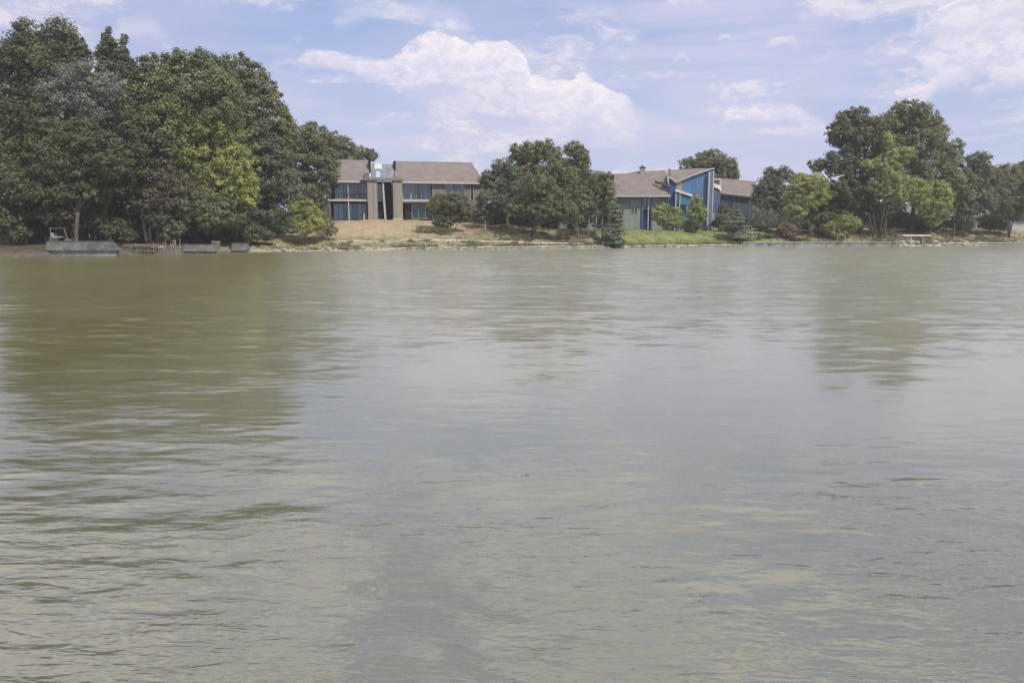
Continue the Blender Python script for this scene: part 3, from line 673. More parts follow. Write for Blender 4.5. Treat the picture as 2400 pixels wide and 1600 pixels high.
# --- low houses far behind the right hand trees -----------------------------------
def low_house(label, pA, pB, Y, pb, pe, pr, mw, name='low_house'):
    global h
    h = House(name, label, 'house', pA, Y, pB, Y, pb); h.mid = .5*(pA+pB)
    x1 = h.x(pB); ze_ = h.z(pe); zr_ = h(h.mid, pr, 4.)[1]
    MB().box(0, x1, 0, 8, -1.5, ze_).build('wall', mw, h.root)
    slope_roof('roof', -.5, x1+.5, ze_, zr_, -.6, 4., 1.2, 1.2)
    n_ = max(2, int(x1/3.2))
    for i in range(n_):
        a_ = x1*(i+.3)/n_; window(h, a_, a_+1.4, ze_*.38, ze_*.82, -.06, 2, curt=(3, 1))
low_house('long dark blue grey house half hidden behind the light green lakeside trees', 2085, 2215, 142, 540, 500, 478, WALLV)
low_house('low reddish brown house behind the dark tree at the right', 2222, 2345, 150, 534, 507, 490, WALLP)
low_house('pale grey sided house showing at the very right edge', 2372, 2500, 150, 534, 511, 492, mat('siding_pale', (.42,.42,.43), .7, .1))
low_house('dim house deep in shade behind the middle group of trees', 1150, 1365, 132, 541, 490, 470, WALLV)

# ------------------------------------------------------------------ trees
G1 = 'trees of the tall wood on the left bank'
tree('tall_oak', 'tallest tree, dark rounded crown at the top left corner', 'tree', 90, 90, [(75,95,42,45),(138,88,45,42),(178,118,30,32),(22,140,45,45),(95,160,85,60),(45,240,80,70),(120,250,70,60),(30,340,75,70),(90,400,80,60)], 'dark', r0=.42, cover=5.2, group=G1)
tree('silver_tree', 'silvery grey leaved tree high up between the tall crown and the narrow one', 'tree', 86, 190, [(165,185,45,30),(205,170,35,35),(145,225,50,35),(215,225,50,35),(260,205,40,30),(170,275,50,35),(225,262,40,28)], 'silver', leaf=.26, cover=2.6, r0=.3, up=.1)
conifer('narrow_conifer', 'narrow pointed blue green tree rising above the silvery branches', 93, 288, 62, 125, 'teal', tiers=20, low=.45, leaf=.30)
conifer('narrow_conifer', 'smaller spire just right of the narrow pointed tree, top left', 92, 325, 82, 95, 'teal', tiers=15, low=.5, leaf=.28)
conifer('narrow_conifer', 'thin low spire left of the narrow pointed tree', 92, 228, 108, 48, 'teal', tiers=14, low=.55, leaf=.24)
tree('broad_oak', 'broad mid green tree whose flat crown tops the left wood beside the pointed tree', 'tree', 92, 430, [(370,165,45,38),(430,158,45,35),(485,160,45,38),(350,220,60,50),(430,235,70,60),(510,230,60,60),(380,310,70,60)], 'mid', r0=.4, group=G1)
tree('broad_oak', 'green tree with knobbly crown sloping down at the right side of the wood', 'tree', 93, 590, [(560,165,42,38),(600,195,38,36),(628,235,32,36),(560,250,55,55),(650,290,36,38),(600,320,55,55),(662,262,16,20),(672,330,26,40),(610,400,60,55)], 'mid', r0=.38, group=G1)
tree('broad_oak', 'deep green tree at the lower right of the wood, above the bare bank', 'tree', 90, 600, [(640,370,45,50),(655,430,42,45),(620,470,50,40),(590,510,45,35),(640,505,36,30)], 'teal', r0=.28, group=G1)
tree('yellowing_tree', 'big yellow green tree glowing at the front of the left wood', 'tree', 91.5, 500, [(450,305,38,34),(495,300,40,32),(530,325,40,38),(445,355,48,42),(510,375,60,50),(560,400,45,50),(470,420,55,40),(575,455,32,38),(520,450,55,40)], 'yellow', leaf=.30, r0=.28, thick=.8)
tree('oak', 'dark tree in the middle of the left wood above the stone wall', 'tree', 88, 255, [(280,300,60,55),(220,340,60,50),(300,380,55,50),(250,430,60,45),(180,420,50,45),(210,480,60,35)], 'dark', r0=.30, bark=BARKP, group=G1)
tree('oak', 'low sprawling dark tree at the far left edge of the wood', 'tree', 84, 40, [(30,430,60,50),(90,470,60,40),(20,500,50,36),(140,380,50,45),(110,330,50,50)], 'dark', r0=.30, group=G1)
tree('grey_brown_tree', 'drooping grey brown tree over the stakes at the water', 'tree', 81, 352, [(385,420,40,45),(350,470,42,36),(405,470,42,38),(430,440,35,38),(375,515,36,24)], 'brown', leaf=.26, cover=3.6, r0=.26, bark=BARKP, stems=[(350,352,440),(366,372,470),(343,330,480),(372,400,430)])
tree('grey_green_tree', 'grey green low tree leaning over the pale slab', 'tree', 80, 450, [(455,480,45,38),(500,500,45,34),(440,525,40,24),(490,530,36,20),(540,500,38,34)], 'olive', leaf=.26, r0=.2)
tree('grey_green_tree', 'dark stubby tree at the right foot of the wood beside the pinkish bank', 'tree', 82, 555, [(560,530,34,26),(590,545,26,18),(555,490,34,28),(520,545,26,18)], 'dark', leaf=.26, r0=.3)
for i, (px_, lob) in enumerate([(60,[(60,300,90,90),(60,450,90,80)]),(200,[(200,330,90,90),(200,460,90,70)]),(330,[(330,280,80,80),(330,420,90,90)]),(450,[(450,300,90,80),(460,440,90,80)]),(570,[(570,360,70,80),(570,470,70,60)])]):
    tree('background_tree', ['shaded tree filling the wood behind the left edge', 'shaded tree in the depth of the wood behind the silvery one', 'shaded tree in the depth of the wood behind the drooping one', 'shaded tree in the depth of the wood behind the yellow green one', 'shaded tree in the depth of the wood behind its right slope'][i], 'tree', 101, px_, lob, 'dark', leaf=.5, cover=4, r0=.35, group='shaded trees deep in the left wood')
# dark understory
def bush(label, Y, bx, lobes, pal='dark', leaf=.24, cover=5, name='bush', cat='bush', **k):
    return tree(name, label, cat, Y, bx, lobes, pal, leaf=leaf, cover=cover, r0=.05, split=.3, clump=(.2,.5), **k)
for i, (px_, w_) in enumerate([(15,45),(85,45),(165,45),(255,50),(345,45),(440,45),(530,45)]):
    bush('dark undergrowth bush in the shade, %s along the left bank' % ('first','second','third','fourth','fifth','sixth','seventh')[i], 93, px_, [(px_,540,w_,26),(px_+12,515,w_*.8,24)], 'dark', leaf=.4, group='undergrowth under the left wood')

# more of the wood in front, down to the wall
tree('oak', 'leafy dark tree filling the left wood above the cart', 'tree', 82, 175, [(190,320,50,40),(150,380,55,45),(215,390,50,42),(130,450,50,36),(200,450,55,36),(255,370,40,40)], 'dark', leaf=.3, r0=.24, group=G1)
tree('oak', 'green tree between the silvery branches and the yellow green tree', 'tree', 96, 320, [(290,260,45,36),(330,290,45,40),(370,250,40,34),(300,340,45,40),(350,360,40,38),(400,300,36,36)], 'mid', leaf=.3, r0=.24, group=G1)
for i, (px_, Yb, lob, pal_) in enumerate([(20,76,[(10,520,40,28),(45,548,34,22)],'dark'),(75,79,[(80,520,26,26),(70,552,26,18)],'dark'),(282,85,[(275,535,22,22),(300,552,20,16)],'dark'),(400,88,[(395,548,20,16),(415,535,20,18)],'olive'),(470,89,[(460,553,22,14),(490,548,22,16)],'olive'),(525,92,[(520,552,18,14),(530,535,20,18)],'dark'),(140,83.5,[(120,508,30,20),(160,500,30,20),(185,528,22,18)],'dark'),(228,84,[(225,515,26,22),(250,540,18,18)],'dark'),(605,94,[(595,540,26,18),(625,552,22,12)],'teal')]):
    bush(['leafy bush hanging to the water at the very left edge','leafy bush left of the parked cart','leafy bush between the panel wall and the stakes','grey green bush over the end of the stakes','grey green bush hanging over the short tilted slab','dark bush behind the short pier','dark leafy growth hanging behind the parked cart','dark bush behind the right end of the panel wall','blue green bush at the right foot of the wood'][i], Yb, px_, lob, pal_, leaf=.26, cover=5)
# weeds merging the foot of everything
_c = []; _r = []
for i in range(620):
    xw_ = rng.uniform(-37, 84); sw_ = rng.random()**1.8*12+.25
    if 13 < xw_ < 40 and sw_ > 1.: continue
    if -33 < xw_ < -3 and (sw_ > 4.5 or rng.random() < .4): continue
    k_ = rng.uniform(.25, .8); yw_ = float(ys(xw_))+sw_
    _c.append((xw_, yw_, hzf(xw_, yw_)+.08)); _r.append((k_*1.3, k_, rng.uniform(.10, .30)))
_v, _f, _t = leaves(np.array(_c), np.array(_r), .13, 3., clump=(.12,.25))
tag(link('weeds', npmesh('weeds', _v, _f, False, _t), FM['olive']), 'low weeds and straggly growth along the bank', 'weeds', kind='stuff')
# far off wood closing the view
_c = []; _r = []
for i in range(150):
    px_ = -100+2700*(i+rng.random())/150; Yf = 215+60*rng.random(); q_ = at(px_, 532-rng.uniform(2, 34), Yf)
    _c.append((q_.x, q_.y, q_.z)); _r.append((5.5, 5, rng.uniform(3.5, 6)))
_v, _f, _t = leaves(np.array(_c), np.array(_r), .8, 4., clump=(.8,1.6))
tag(link('distant_wood', npmesh('distant_wood', _v, _f, False, _t), FM['dark']), 'far line of woods closing the view behind the houses', 'wood', kind='stuff')
# behind the left house
tree('round_tree', 'olive grey tree just left of the beige house, overhanging its roof', 'tree', 111, 705, [(705,325,38,34),(745,330,38,34),(700,385,48,45),(752,385,42,42),(700,450,45,40),(745,450,36,34),(778,400,18,30),(725,300,20,14)], 'olive', r0=.32)
tree('round_tree', 'tree crown showing above the left roof of the beige house', 'tree', 140, 800, [(775,330,28,25),(805,345,30,24),(840,362,28,18),(868,362,17,14),(800,380,50,30)], 'olive', r0=.3)
bush('yellow green shrub at the left foot of the beige house mound', 97, 712, [(700,500,26,28),(725,490,26,24),(715,525,36,24),(745,515,24,22)], 'yellow', leaf=.22)
bush('thin twiggy brown shrub on the dry bank in front of the house', 99, 770, [(765,520,22,16),(778,540,16,12),(760,545,20,12)], 'brown', leaf=.16, cover=1.6)
bush('low straggly brown brush between the wood and the yellow shrub', 94, 630, [(620,560,24,8),(650,552,22,10),(675,558,18,8)], 'brown', leaf=.2, cover=2)
tree('round_bush', 'round grey green bush tree on several stems in front of the beige house', 'tree', 101, 1052, [(1030,478,26,22),(1065,476,30,24),(1090,492,18,18),(1048,500,38,22),(1082,508,22,14),(1012,490,14,14),(1040,520,26,14)], 'olive', leaf=.22, cover=6.5, r0=.06, clump=(.25,.5), stems=[(1040,1025,490),(1048,1045,480),(1056,1060,480),(1063,1085,490)])
tree('low_bush', 'low dark clump of growth left of the round bush', 'bush', 98, 1000, [(985,552,22,7),(1015,553,22,7),(1045,552,20,8)], 'olive', leaf=.18, cover=3, r0=.03, clump=(.15,.3))
# middle group
G2 = 'trees of the middle group between the two houses'
tree('middle_tree', 'tallest tree of the middle group, round knobbly crown', 'tree', 118, 1262, [(1245,358,28,26),(1280,352,32,24),(1225,385,36,28),(1290,390,45,34),(1210,355,16,18),(1320,420,34,34),(1240,420,45,34)], 'olive', r0=.35, group=G2)
tree('middle_tree', 'second crown of the middle group with ragged right top', 'tree', 121, 1350, [(1345,350,24,18),(1362,370,22,20),(1350,395,32,28),(1385,425,30,30),(1340,440,36,34),(1410,440,22,30)], 'olive', r0=.3, group=G2, bark=BARKP)
tree('middle_tree', 'blue green crown at the left shoulder of the middle group', 'tree', 116, 1190, [(1180,398,28,24),(1160,430,34,30),(1205,425,34,30),(1140,420,16,20),(1195,460,34,28)], 'teal', r0=.28, group=G2)
tree('middle_tree', 'dark low crowned tree at the left end of the middle group beside the beige house', 'tree', 112, 1136, [(1140,470,26,26),(1160,495,28,22),(1125,500,16,22),(1180,480,28,24)], 'teal', r0=.14, bark=BARKP, group=G2)
tree('middle_tree', 'drooping grey green tree standing foremost in the middle group', 'tree', 107, 1240, [(1265,430,38,28),(1235,460,42,30),(1290,465,40,28),(1325,490,34,20),(1220,495,34,20),(1270,495,36,18),(1345,510,20,12)], 'olive', leaf=.26, r0=.38, group=G2)
tree('middle_tree', 'upright olive tree on several pale stems at the right end of the middle group', 'tree', 110, 1400, [(1405,430,26,28),(1425,445,18,26),(1385,470,32,28),(1420,478,18,22),(1365,485,24,20),(1428,415,10,12)], 'olive', leaf=.26, r0=.13, bark=BARKP, group=G2, stems=[(1356,1350,470),(1380,1378,470),(1395,1402,460),(1412,1410,470),(1424,1430,470)])
for i, px_ in enumerate((1150, 1215, 1290, 1350, 1420)):
    bush(['shaded bush behind the thin pale trunk of the middle group','shaded bush just right of the dark twin trunk base','shaded bush in the gap under the drooping tree','shaded bush behind the slim pale stems','shaded bush at the right foot of the middle group'][i], 122, px_, [(px_,515,34,22),(px_+14,498,26,22)], 'dark', leaf=.34)
tree('background_tree', 'small crown rising behind the blue house roof, right of its tall wing', 'tree', 150, 1665, [(1640,380,26,20),(1670,375,32,24),(1705,390,26,22),(1612,385,22,14),(1690,410,36,22),(1722,408,14,12),(1650,402,40,20)], 'mid', r0=.3)
conifer('small_conifer', 'wide ragged dark conifer at the water edge left of the green lawn', 107.9, 1440, 458, 33, 'spruce', tiers=11, low=.03, leaf=.22, cover=6)
bush('bluish low shrub hugging the foot of the ragged conifer', 107.6, 1455, [(1446,567,18,9),(1434,572,12,6)], 'dark', wet=True)
conifer('small_conifer', 'small layered green conifer on the bank right of the green lawn', 116.5, 1722, 488, 44, 'spruce', tiers=8, low=.05, leaf=.2, cover=6)
tree('garden_tree', 'bushy olive tree against the blue house, left of the two in front', 'tree', 121.5, 1570, [(1556,490,18,14),(1582,500,18,16),(1545,505,17,18),(1566,518,26,18),(1590,522,18,14)], 'light', leaf=.22, r0=.09, clump=(.2,.45))
tree('garden_tree', 'yellow green tree with a dark shaded foot in front of the blue house', 'tree', 120.5, 1632, [(1632,482,15,20),(1647,500,13,18),(1624,500,17,16),(1632,466,11,11),(1630,520,18,14)], 'light', leaf=.22, r0=.10, clump=(.2,.45))
bush('dark rounded bush in the shade under the yellow green garden tree', 119.5, 1622, [(1622,528,20,14),(1614,534,14,8)], 'dark')
bush('brown green shrub right of the tall blue corner posts', 124, 1700, [(1697,492,15,14),(1715,504,16,14),(1697,514,22,14)], 'olive', leaf=.22)
bush('dark hedge shrub below the violet wall', 125.5, 1700, [(1685,525,18,9),(1715,525,18,10)], 'dark')
for i, (a_, b_) in enumerate(((1655,536),(1690,534),(1715,536))):
    bush('tiny grey green garden plant on the lawn edge, %s behind the layered conifer' % ('left of','nearest','directly')[i], 122, a_, [(a_,b_,9,5)], 'tan' if i == 1 else 'olive', leaf=.14)
# right side
tree('slender_tree', 'slender dusky tree with leaning pale stems beside the violet wall', 'tree', 125, 1805, [(1810,410,22,18),(1835,405,18,14),(1790,440,24,24),(1822,440,28,26),(1852,415,14,12),(1795,470,30,22),(1835,475,26,24),(1775,455,14,20)], 'teal', leaf=.26, cover=4, r0=.09, bark=BARKP, stems=[(1770,1768,480),(1780,1792,470),(1800,1798,440),(1772,1790,478)])
tree('yellow_tree', 'bright yellow green tree left of the tall dark cedar', 'tree', 108.5, 1905, [(1880,428,28,22),(1910,432,28,24),(1860,458,24,22),(1895,465,34,26),(1925,455,24,24),(1855,488,20,16),(1870,500,24,14)], 'yellow', leaf=.26, r0=.12)
def plates(px0, px1, py0, py1, n_, w_, seed):
    rd = random.Random(seed); out = []
    for i in range(n_):
        out.append((rd.uniform(px0, px1), py0+(py1-py0)*(i+.5)/n_, w_*rd.uniform(.7, 1.2), rd.uniform(8, 13)))
    return out
tree('tall_cedar', 'tall dark cedar with layered boughs, left one of the tallest right hand pair', 'tree', 122, 2022, [(1985,285,26,26),(2010,275,26,24),(1965,310,30,26),(2000,330,45,38),(2040,310,34,34),(2030,380,50,45),(1975,380,40,34),(1920,385,26,10),(1915,395,16,10),(2045,440,44,34),(1990,440,40,30)]+plates(1915, 2010, 430, 535, 10, 48, 3), 'dark', r0=.42, up=.6, split=.5)
tree('tall_round_tree', 'tallest tree on the right, broad green dome beside the cedar', 'tree', 127, 2135, [(2125,262,34,28),(2160,275,36,32),(2190,310,30,34),(2100,300,36,34),(2150,340,60,50),(2205,350,22,26),(2090,360,40,40),(2225,375,26,28),(2240,350,16,24),(2062,305,34,32),(2080,283,24,22),(2180,400,50,40),(2230,430,36,30),(2110,420,50,40)], 'mid', r0=.42)
tree('pale_column_tree', 'tall thin pale green tree climbing in front of the cedar', 'tree', 107, 2075, [(2078,330,14,26),(2082,365,20,26),(2040,385,18,12),(2060,390,24,20),(2085,405,26,30),(2120,362,24,20),(2095,440,28,24)], 'light', leaf=.24, r0=.14, cover=4)
tree('light_tree', 'light green tree with slanting V shaped trunks on the right bank', 'tree', 106, 2058, [(2060,440,28,22),(2090,450,30,24),(2130,432,34,24),(2120,462,34,20),(2150,450,30,24),(2160,475,22,16)], 'light', leaf=.24, r0=.11, stems=[(2060,2046,500),(2060,2072,480),(2062,2096,460),(2050,2035,500)])
tree('light_tree', 'rounded light green tree behind the small boat dock', 'tree', 105, 2180, [(2185,440,30,22),(2205,455,26,24),(2190,480,36,26),(2205,500,26,18),(2175,500,22,20),(2215,470,18,16),(2185,520,14,12)], 'light', leaf=.24, r0=.15)
tree('soft_tree', 'soft grey green tree behind the rounded light green one', 'tree', 114, 2235, [(2250,425,34,26),(2235,450,34,24),(2262,460,26,24),(2245,480,30,20)], 'mid', r0=.16)
tree('dark_slim_tree', 'dark slim tree on a straight trunk, right of the light green ones', 'tree', 112, 2261, [(2275,385,24,22),(2300,378,22,22),(2310,400,18,18),(2275,420,30,28),(2290,455,32,26),(2270,490,34,18),(2310,475,30,24)], 'teal', r0=.13)
tree('willow_tree', 'olive willow with bent trunk at the right edge', 'tree', 108, 2366, [(2375,440,34,30),(2350,460,32,26),(2395,470,30,34),(2345,490,30,20),(2380,500,30,20),(2410,430,30,30)], 'olive', leaf=.24, r0=.12, stems=[(2366,2368,500),(2366,2390,440),(2368,2350,450)])
tree('background_tree', 'olive tree line crown above the low houses, left of the right edge', 'tree', 158, 2340, [(2330,420,34,28),(2365,410,34,26),(2400,405,30,26),(2350,455,60,34)], 'olive', r0=.3)
tree('background_tree', 'far tree crown at the right edge of the view', 'tree', 165, 2430, [(2420,415,34,28),(2460,420,40,34),(2440,460,60,40)], 'mid', r0=.3)
tree('background_tree', 'shaded tree behind the cedar trunk and the yellow saplings', 'tree', 128, 2000, [(1960,470,50,30),(2030,490,50,36),(2085,500,40,34)], 'dark', leaf=.4, r0=.2)
bush('yellow green sapling thicket under the cedar boughs', 108, 1965, [(1945,530,22,18),(1975,520,24,20),(1960,545,26,12),(2000,525,18,16)], 'yellow', leaf=.2, cover=3.6)
bush('tan and green shrub at the foot of the path', 106, 1850, [(1838,535,17,16),(1858,535,17,15),(1848,548,20,10)], 'tan', leaf=.2, cover=4)
for i, (a_, Yd) in enumerate(((2120,130),(2165,128),(2240,132),(2320,126))):
    bush(['shaded shrub behind the V shaped trunks','shaded shrub behind the boat dock','shaded shrub left of the slim dark tree','dark shrub left of the willow trunk'][i], Yd, a_, [(a_,520,30,18),(a_+20,528,22,12)], 'dark', leaf=.3)
bush('brown flowering border plants along the water below the layered conifer', 104, 1785, [(1755,560,12,7),(1775,561,14,7),(1798,562,12,6),(1815,563,8,6)], 'brown', leaf=.14, cover=5)
bush('clipped dark ball shrub at the end of the border plants', 103.6, 1808, [(1808,562,9,7)], 'dark', leaf=.14)

# hedge along the path, top of the right lawn
def strip(name, label, cat, pts, w_, h_, mt, kind=None, dens=None):
    """pts: (px, depth) line on the ground"""
    P = [(at(a_, 540, Y).x, Y) for a_, Y in pts]; m = MB()
    for (x0, y0), (x1, y1) in zip(P[:-1], P[1:]):
        L = math.hypot(x1-x0, y1-y0); nxx, nyy = -(y1-y0)/L*w_/2, (x1-x0)/L*w_/2
        z0, z1 = hzf(x0, y0), hzf(x1, y1)
        m.hexa([(x0-nxx,y0-nyy,z0-.3),(x1-nxx,y1-nyy,z1-.3),(x1+nxx,y1+nyy,z1-.3),(x0+nxx,y0+nyy,z0-.3)],[(x0-nxx,y0-nyy,z0+h_),(x1-nxx,y1-nyy,z1+h_),(x1+nxx,y1+nyy,z1+h_),(x0+nxx,y0+nyy,z0+h_)])
    o = m.build(name, mt); return tag(o, label, cat, kind=kind)
strip('path', 'pale path sloping down across the right lawn', None, [(1775,125),(1800,122.5),(1835,120),(1870,118)], 1.1, .035, CONCP, 'structure')
def hedge(label, pts, w_, h_, pal, py_):
    x0, Y0 = at(pts[0][0], 540, pts[0][1]).x, pts[0][1]; root = empty('hedge', (x0, Y0, hzf(x0, Y0)), label, 'hedge')
    cent = []; rad = []
    for (a, Ya), (b2, Yb) in zip(pts[:-1], pts[1:]):
        xa_, xb2 = at(a, 540, Ya).x, at(b2, 540, Yb).x; n_ = max(2, int(math.hypot(xb2-xa_, Yb-Ya)/.8))
        for i in range(n_):
            t_ = i/n_; xx = xa_+(xb2-xa_)*t_; yy = Ya+(Yb-Ya)*t_
            cent.append((xx-x0, yy-Y0, hzf(xx, yy)+h_*.5-hzf(x0, Y0))); rad.append((.65, w_*.5, h_*.55))
    v, f, tt = leaves(np.array(cent), np.array(rad), .16, 6, clump=(.12,.25)); link('crown', npmesh('crown', v, f, False, tt), FM[pal], root)
    m = MB()
    for c_ in cent: m.tube([(c_[0], c_[1], c_[2]-h_*.7), c_], [.03, .015], 5)
    m.build('stem', BARK, root)
hedge('low dark clipped hedge running down beside the pale path', [(1782,123),(1815,120.5),(1860,117.5),(1885,116.8)], .9, .75, 'dark', 545)
hedge('short dark hedge at the back of the right lawn', [(1840,130),(1900,129)], 1., 1.2, 'dark', 530)

# ------------------------------------------------------------------ shore
def shore_wall(name, label, pxs, top, thick, mt, depth_off=0., piece=2.2, cap=None, base=None, jit=.0, seed=1):
    rd = random.Random(seed)
    x0 = np.interp(pxs[0], [p_[0] for p_ in [(-60,604),(0,603),(110,600),(300,597),(430,594),(560,591),(700,589),(900,587),(1100,585),(1300,583),(1500,581),(1700,579),(1900,578),(2100,578),(2250,576),(2400,574),(2460,573)]], SX)
    x1 = np.interp(pxs[1], [-60,0,110,300,430,560,700,900,1100,1300,1500,1700,1900,2100,2250,2400,2460], SX)
    root = empty(name, (float(x0), float(ys(x0)), 0), label, 'seawall'); xx = float(x0)
    while xx < x1-.2:
        L = piece*rd.uniform(.75, 1.25) if jit else piece; xe_ = min(xx+L, float(x1))
        y0, y1 = float(ys(xx))+depth_off, float(ys(xe_))+depth_off; g = .03; tj = rd.uniform(-jit, jit); yj = rd.uniform(-jit, jit)*.6
        ox, oy = float(x0), float(ys(x0))
        def P(xv, yv, zv): return (xv-ox, yv-oy+yj, zv)
        m = MB(); b_ = .06+abs(yj)
        m.hexa([P(xx+g,y0-b_-.1,-.5),P(xe_-g,y1-b_-.1,-.5),P(xe_-g,y1+thick,-.5),P(xx+g,y0+thick,-.5)],[P(xx+g,y0-b_,top+tj),P(xe_-g,y1-b_,top+tj),P(xe_-g,y1+thick,top+tj),P(xx+g,y0+thick,top+tj)])
        m.build('wall_block', mt, root, bevel=.03)
        if cap:
            m = MB(); m.hexa([P(xx+g,y0-b_-.14,top+tj+.004),P(xe_-g,y1-b_-.14,top+tj+.004),P(xe_-g,y1+thick+.1,top+tj+.004),P(xx+g,y0+thick+.1,top+tj+.004)],[P(xx+g,y0-b_-.14,top+tj+cap),P(xe_-g,y1-b_-.14,top+tj+cap),P(xe_-g,y1+thick+.1,top+tj+cap),P(xx+g,y0+thick+.1,top+tj+cap)])
            m.build('cap_stone', CONCP, root, bevel=.02)
        xx = xe_
    return root
shore_wall('low_seawall', 'long low wall of pale stone blocks at the water below the tan mound', (930, 1415), .26, .35, STONE, piece=1.0, cap=.08, jit=.06, seed=4)
shore_wall('low_seawall', 'pale concrete edge along the water below the green lawn', (1480, 1735), .24, .35, CONC, piece=1.7, cap=.12, jit=.05, seed=5)
shore_wall('seawall', 'smooth blue grey concrete wall along the water under the cedar', (1738, 2108), .62, .4, CONCD, piece=3.4, cap=.09, seed=6)
shore_wall('low_seawall', 'dark low wall with thin white cap at the right end of the shore', (2205, 2470), .34, .35, CONCD, piece=2.6, cap=.10, seed=7)
shore_wall('shore_ledge', 'thin shade-darkened concrete ledge at the water under the left wood', (-40, 575), .16, 1.4, CONCS, piece=2.4, jit=.03, seed=8, depth_off=-.6)
# upper kerb lines on the bank
def kerb(label, pts, mt, h_=.18, w_=.3, name='kerb', piece=1.6):
    P = [(at(a_, 560, Y).x, Y) for a_, Y in pts]; root = empty(name, (P[0][0], P[0][1], hzf(*P[0])), label, 'kerb')
    for (x0, y0), (x1, y1) in zip(P[:-1], P[1:]):
        n_ = max(1, int(math.hypot(x1-x0, y1-y0)/piece))
        for i in range(n_):
            a, b2 = (i+.02)/n_, (i+.98)/n_; xa_, ya_ = x0+(x1-x0)*a, y0+(y1-y0)*a; xb2, yb2 = x0+(x1-x0)*b2, y0+(y1-y0)*b2
            za, zb_ = hzf(xa_, ya_)-root.location.z, hzf(xb2, yb2)-root.location.z; ox, oy = root.location.x, root.location.y
            MB().hexa([(xa_-ox,ya_-oy,za-.2),(xb2-ox,yb2-oy,zb_-.2),(xb2-ox,yb2-oy+w_,zb_-.2),(xa_-ox,ya_-oy+w_,za-.2)],[(xa_-ox,ya_-oy,za+h_),(xb2-ox,yb2-oy,zb_+h_),(xb2-ox,yb2-oy+w_,zb_+h_),(xa_-ox,ya_-oy+w_,za+h_)]).build('kerb_stone', mt, root, bevel=.02)
kerb('faint pale kerb running along the bank below the tan mound', [(790,99.5),(950,101.5),(1100,103.8),(1260,105.8),(1370,107.5)], CONCP)
# left shore structures
def panel_wall(label, pxa, pxb, Y, pyt, pyb, mt, slant=.35, name='retaining_wall', cat='wall', ends=.3, joints=4):
    a, b2 = at(pxa, pyt, Y), at(pxb, pyt, Y); zb_ = at(pxa, pyb, Y).z; root = empty(name, (a.x, Y, zb_), label, cat); L = b2.x-a.x; hh = a.z-zb_
    for i in range(joints):
        x0, x1 = L*i/joints+.015, L*(i+1)/joints-.015; xo = ends if i == joints-1 else 0
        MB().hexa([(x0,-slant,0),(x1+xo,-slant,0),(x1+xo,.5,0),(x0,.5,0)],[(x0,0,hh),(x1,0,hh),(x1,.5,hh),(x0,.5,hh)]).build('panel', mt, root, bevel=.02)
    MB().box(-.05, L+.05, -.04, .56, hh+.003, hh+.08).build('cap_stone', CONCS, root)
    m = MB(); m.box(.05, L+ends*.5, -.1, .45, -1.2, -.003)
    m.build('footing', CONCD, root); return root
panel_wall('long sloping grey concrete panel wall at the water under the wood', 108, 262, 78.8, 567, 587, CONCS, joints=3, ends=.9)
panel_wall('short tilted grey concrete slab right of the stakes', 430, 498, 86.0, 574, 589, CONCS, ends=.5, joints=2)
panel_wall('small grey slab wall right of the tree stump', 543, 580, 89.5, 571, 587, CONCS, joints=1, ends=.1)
# stump / pier
g_ = empty('brick_pier', (at(507, 585, 87.8).x, 87.8, .1), 'short thick grey brown pier between the pale slab and the small one', 'pier')
MB().box(-.35,.35,-.3,.3,-.5,1.1).build('shaft', WOODG, g_, bevel=.05); MB().box(-.42,.42,-.37,.37,1.1,1.25).build('cap_stone', CONC, g_, bevel=.03)
# stakes / rickety dock
a = at(290, 590, 82.5); g_ = empty('stake_dock', (a.x, 82.5, .0), 'rickety low dock of brown stakes and rails standing in the water under the drooping tree', 'dock')
rd = random.Random(5); LD = at(425, 590, 82.5).x-a.x
for i in range(26):
    xx = LD*(i+.5)/26+rd.uniform(-.05,.05); hh = rd.uniform(.75, 1.05)+(.5 if i % 8 == 5 else 0)
    MB().tube([(xx+rd.uniform(-.06,.06), rd.uniform(-.05,.05), -.6),(xx, 0, hh)], [.045,.035], 6).build('stake', WOODG, g_)
for z_ in (.35, .95): MB().box(-.1, LD*.62, -.09, -.03, z_, z_+.1).build('rail', WOODG, g_)
for i in range(10): MB().box(.1+i*.34, .1+i*.34+.3, .05, 1.5, 1.08, 1.13).build('deck_board', WOODG, g_)
for i in range(7):
    x0 = LD*.68+i*.27; MB().tube([(x0, .2, -.4), (x0-rd.uniform(-.5,.7), rd.uniform(.2,.8), rd.uniform(1.1,1.7))], [.05,.03], 6).build('root', BARKP, g_)
# cart under the trees; body and roof colours darkened in place of tree shade
cx_ = at(145, 556, 83).x; g_ = empty('golf_cart', (cx_, 83, hzf(cx_, 83)), 'golf cart with a flat roof parked in the shade behind the grey wall', 'golf cart')
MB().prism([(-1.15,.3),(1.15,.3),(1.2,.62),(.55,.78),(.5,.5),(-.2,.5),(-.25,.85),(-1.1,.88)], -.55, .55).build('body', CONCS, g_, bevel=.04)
MB().box(-.75,.15,-.5,.5,.88,1.0).build('seat', TRIM, g_, bevel=.03); MB().box(-.85,-.75,-.5,.5,1.0,1.4).build('backrest', TRIM, g_, bevel=.03)
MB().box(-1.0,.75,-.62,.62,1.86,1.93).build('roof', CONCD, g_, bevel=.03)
for x_ in (-.9, .62):
    for y_ in (-.52,.52): MB().tube([(x_+(.3 if x_ > 0 else 0),y_,.7),(x_,y_,1.87)], .025, 6).build('post', TRIM, g_)
for x_ in (-.75,.8):
    for y_ in (-.56,.46):
        wo_ = MB().tube([(x_,y_,.24),(x_,y_+.14,.24)], .24, 14).build('wheel', DARKM, g_); MB().tube([(x_,y_-.012,.24),(x_,y_,.24)], .11, 10).build('hub', TRIM, wo_)
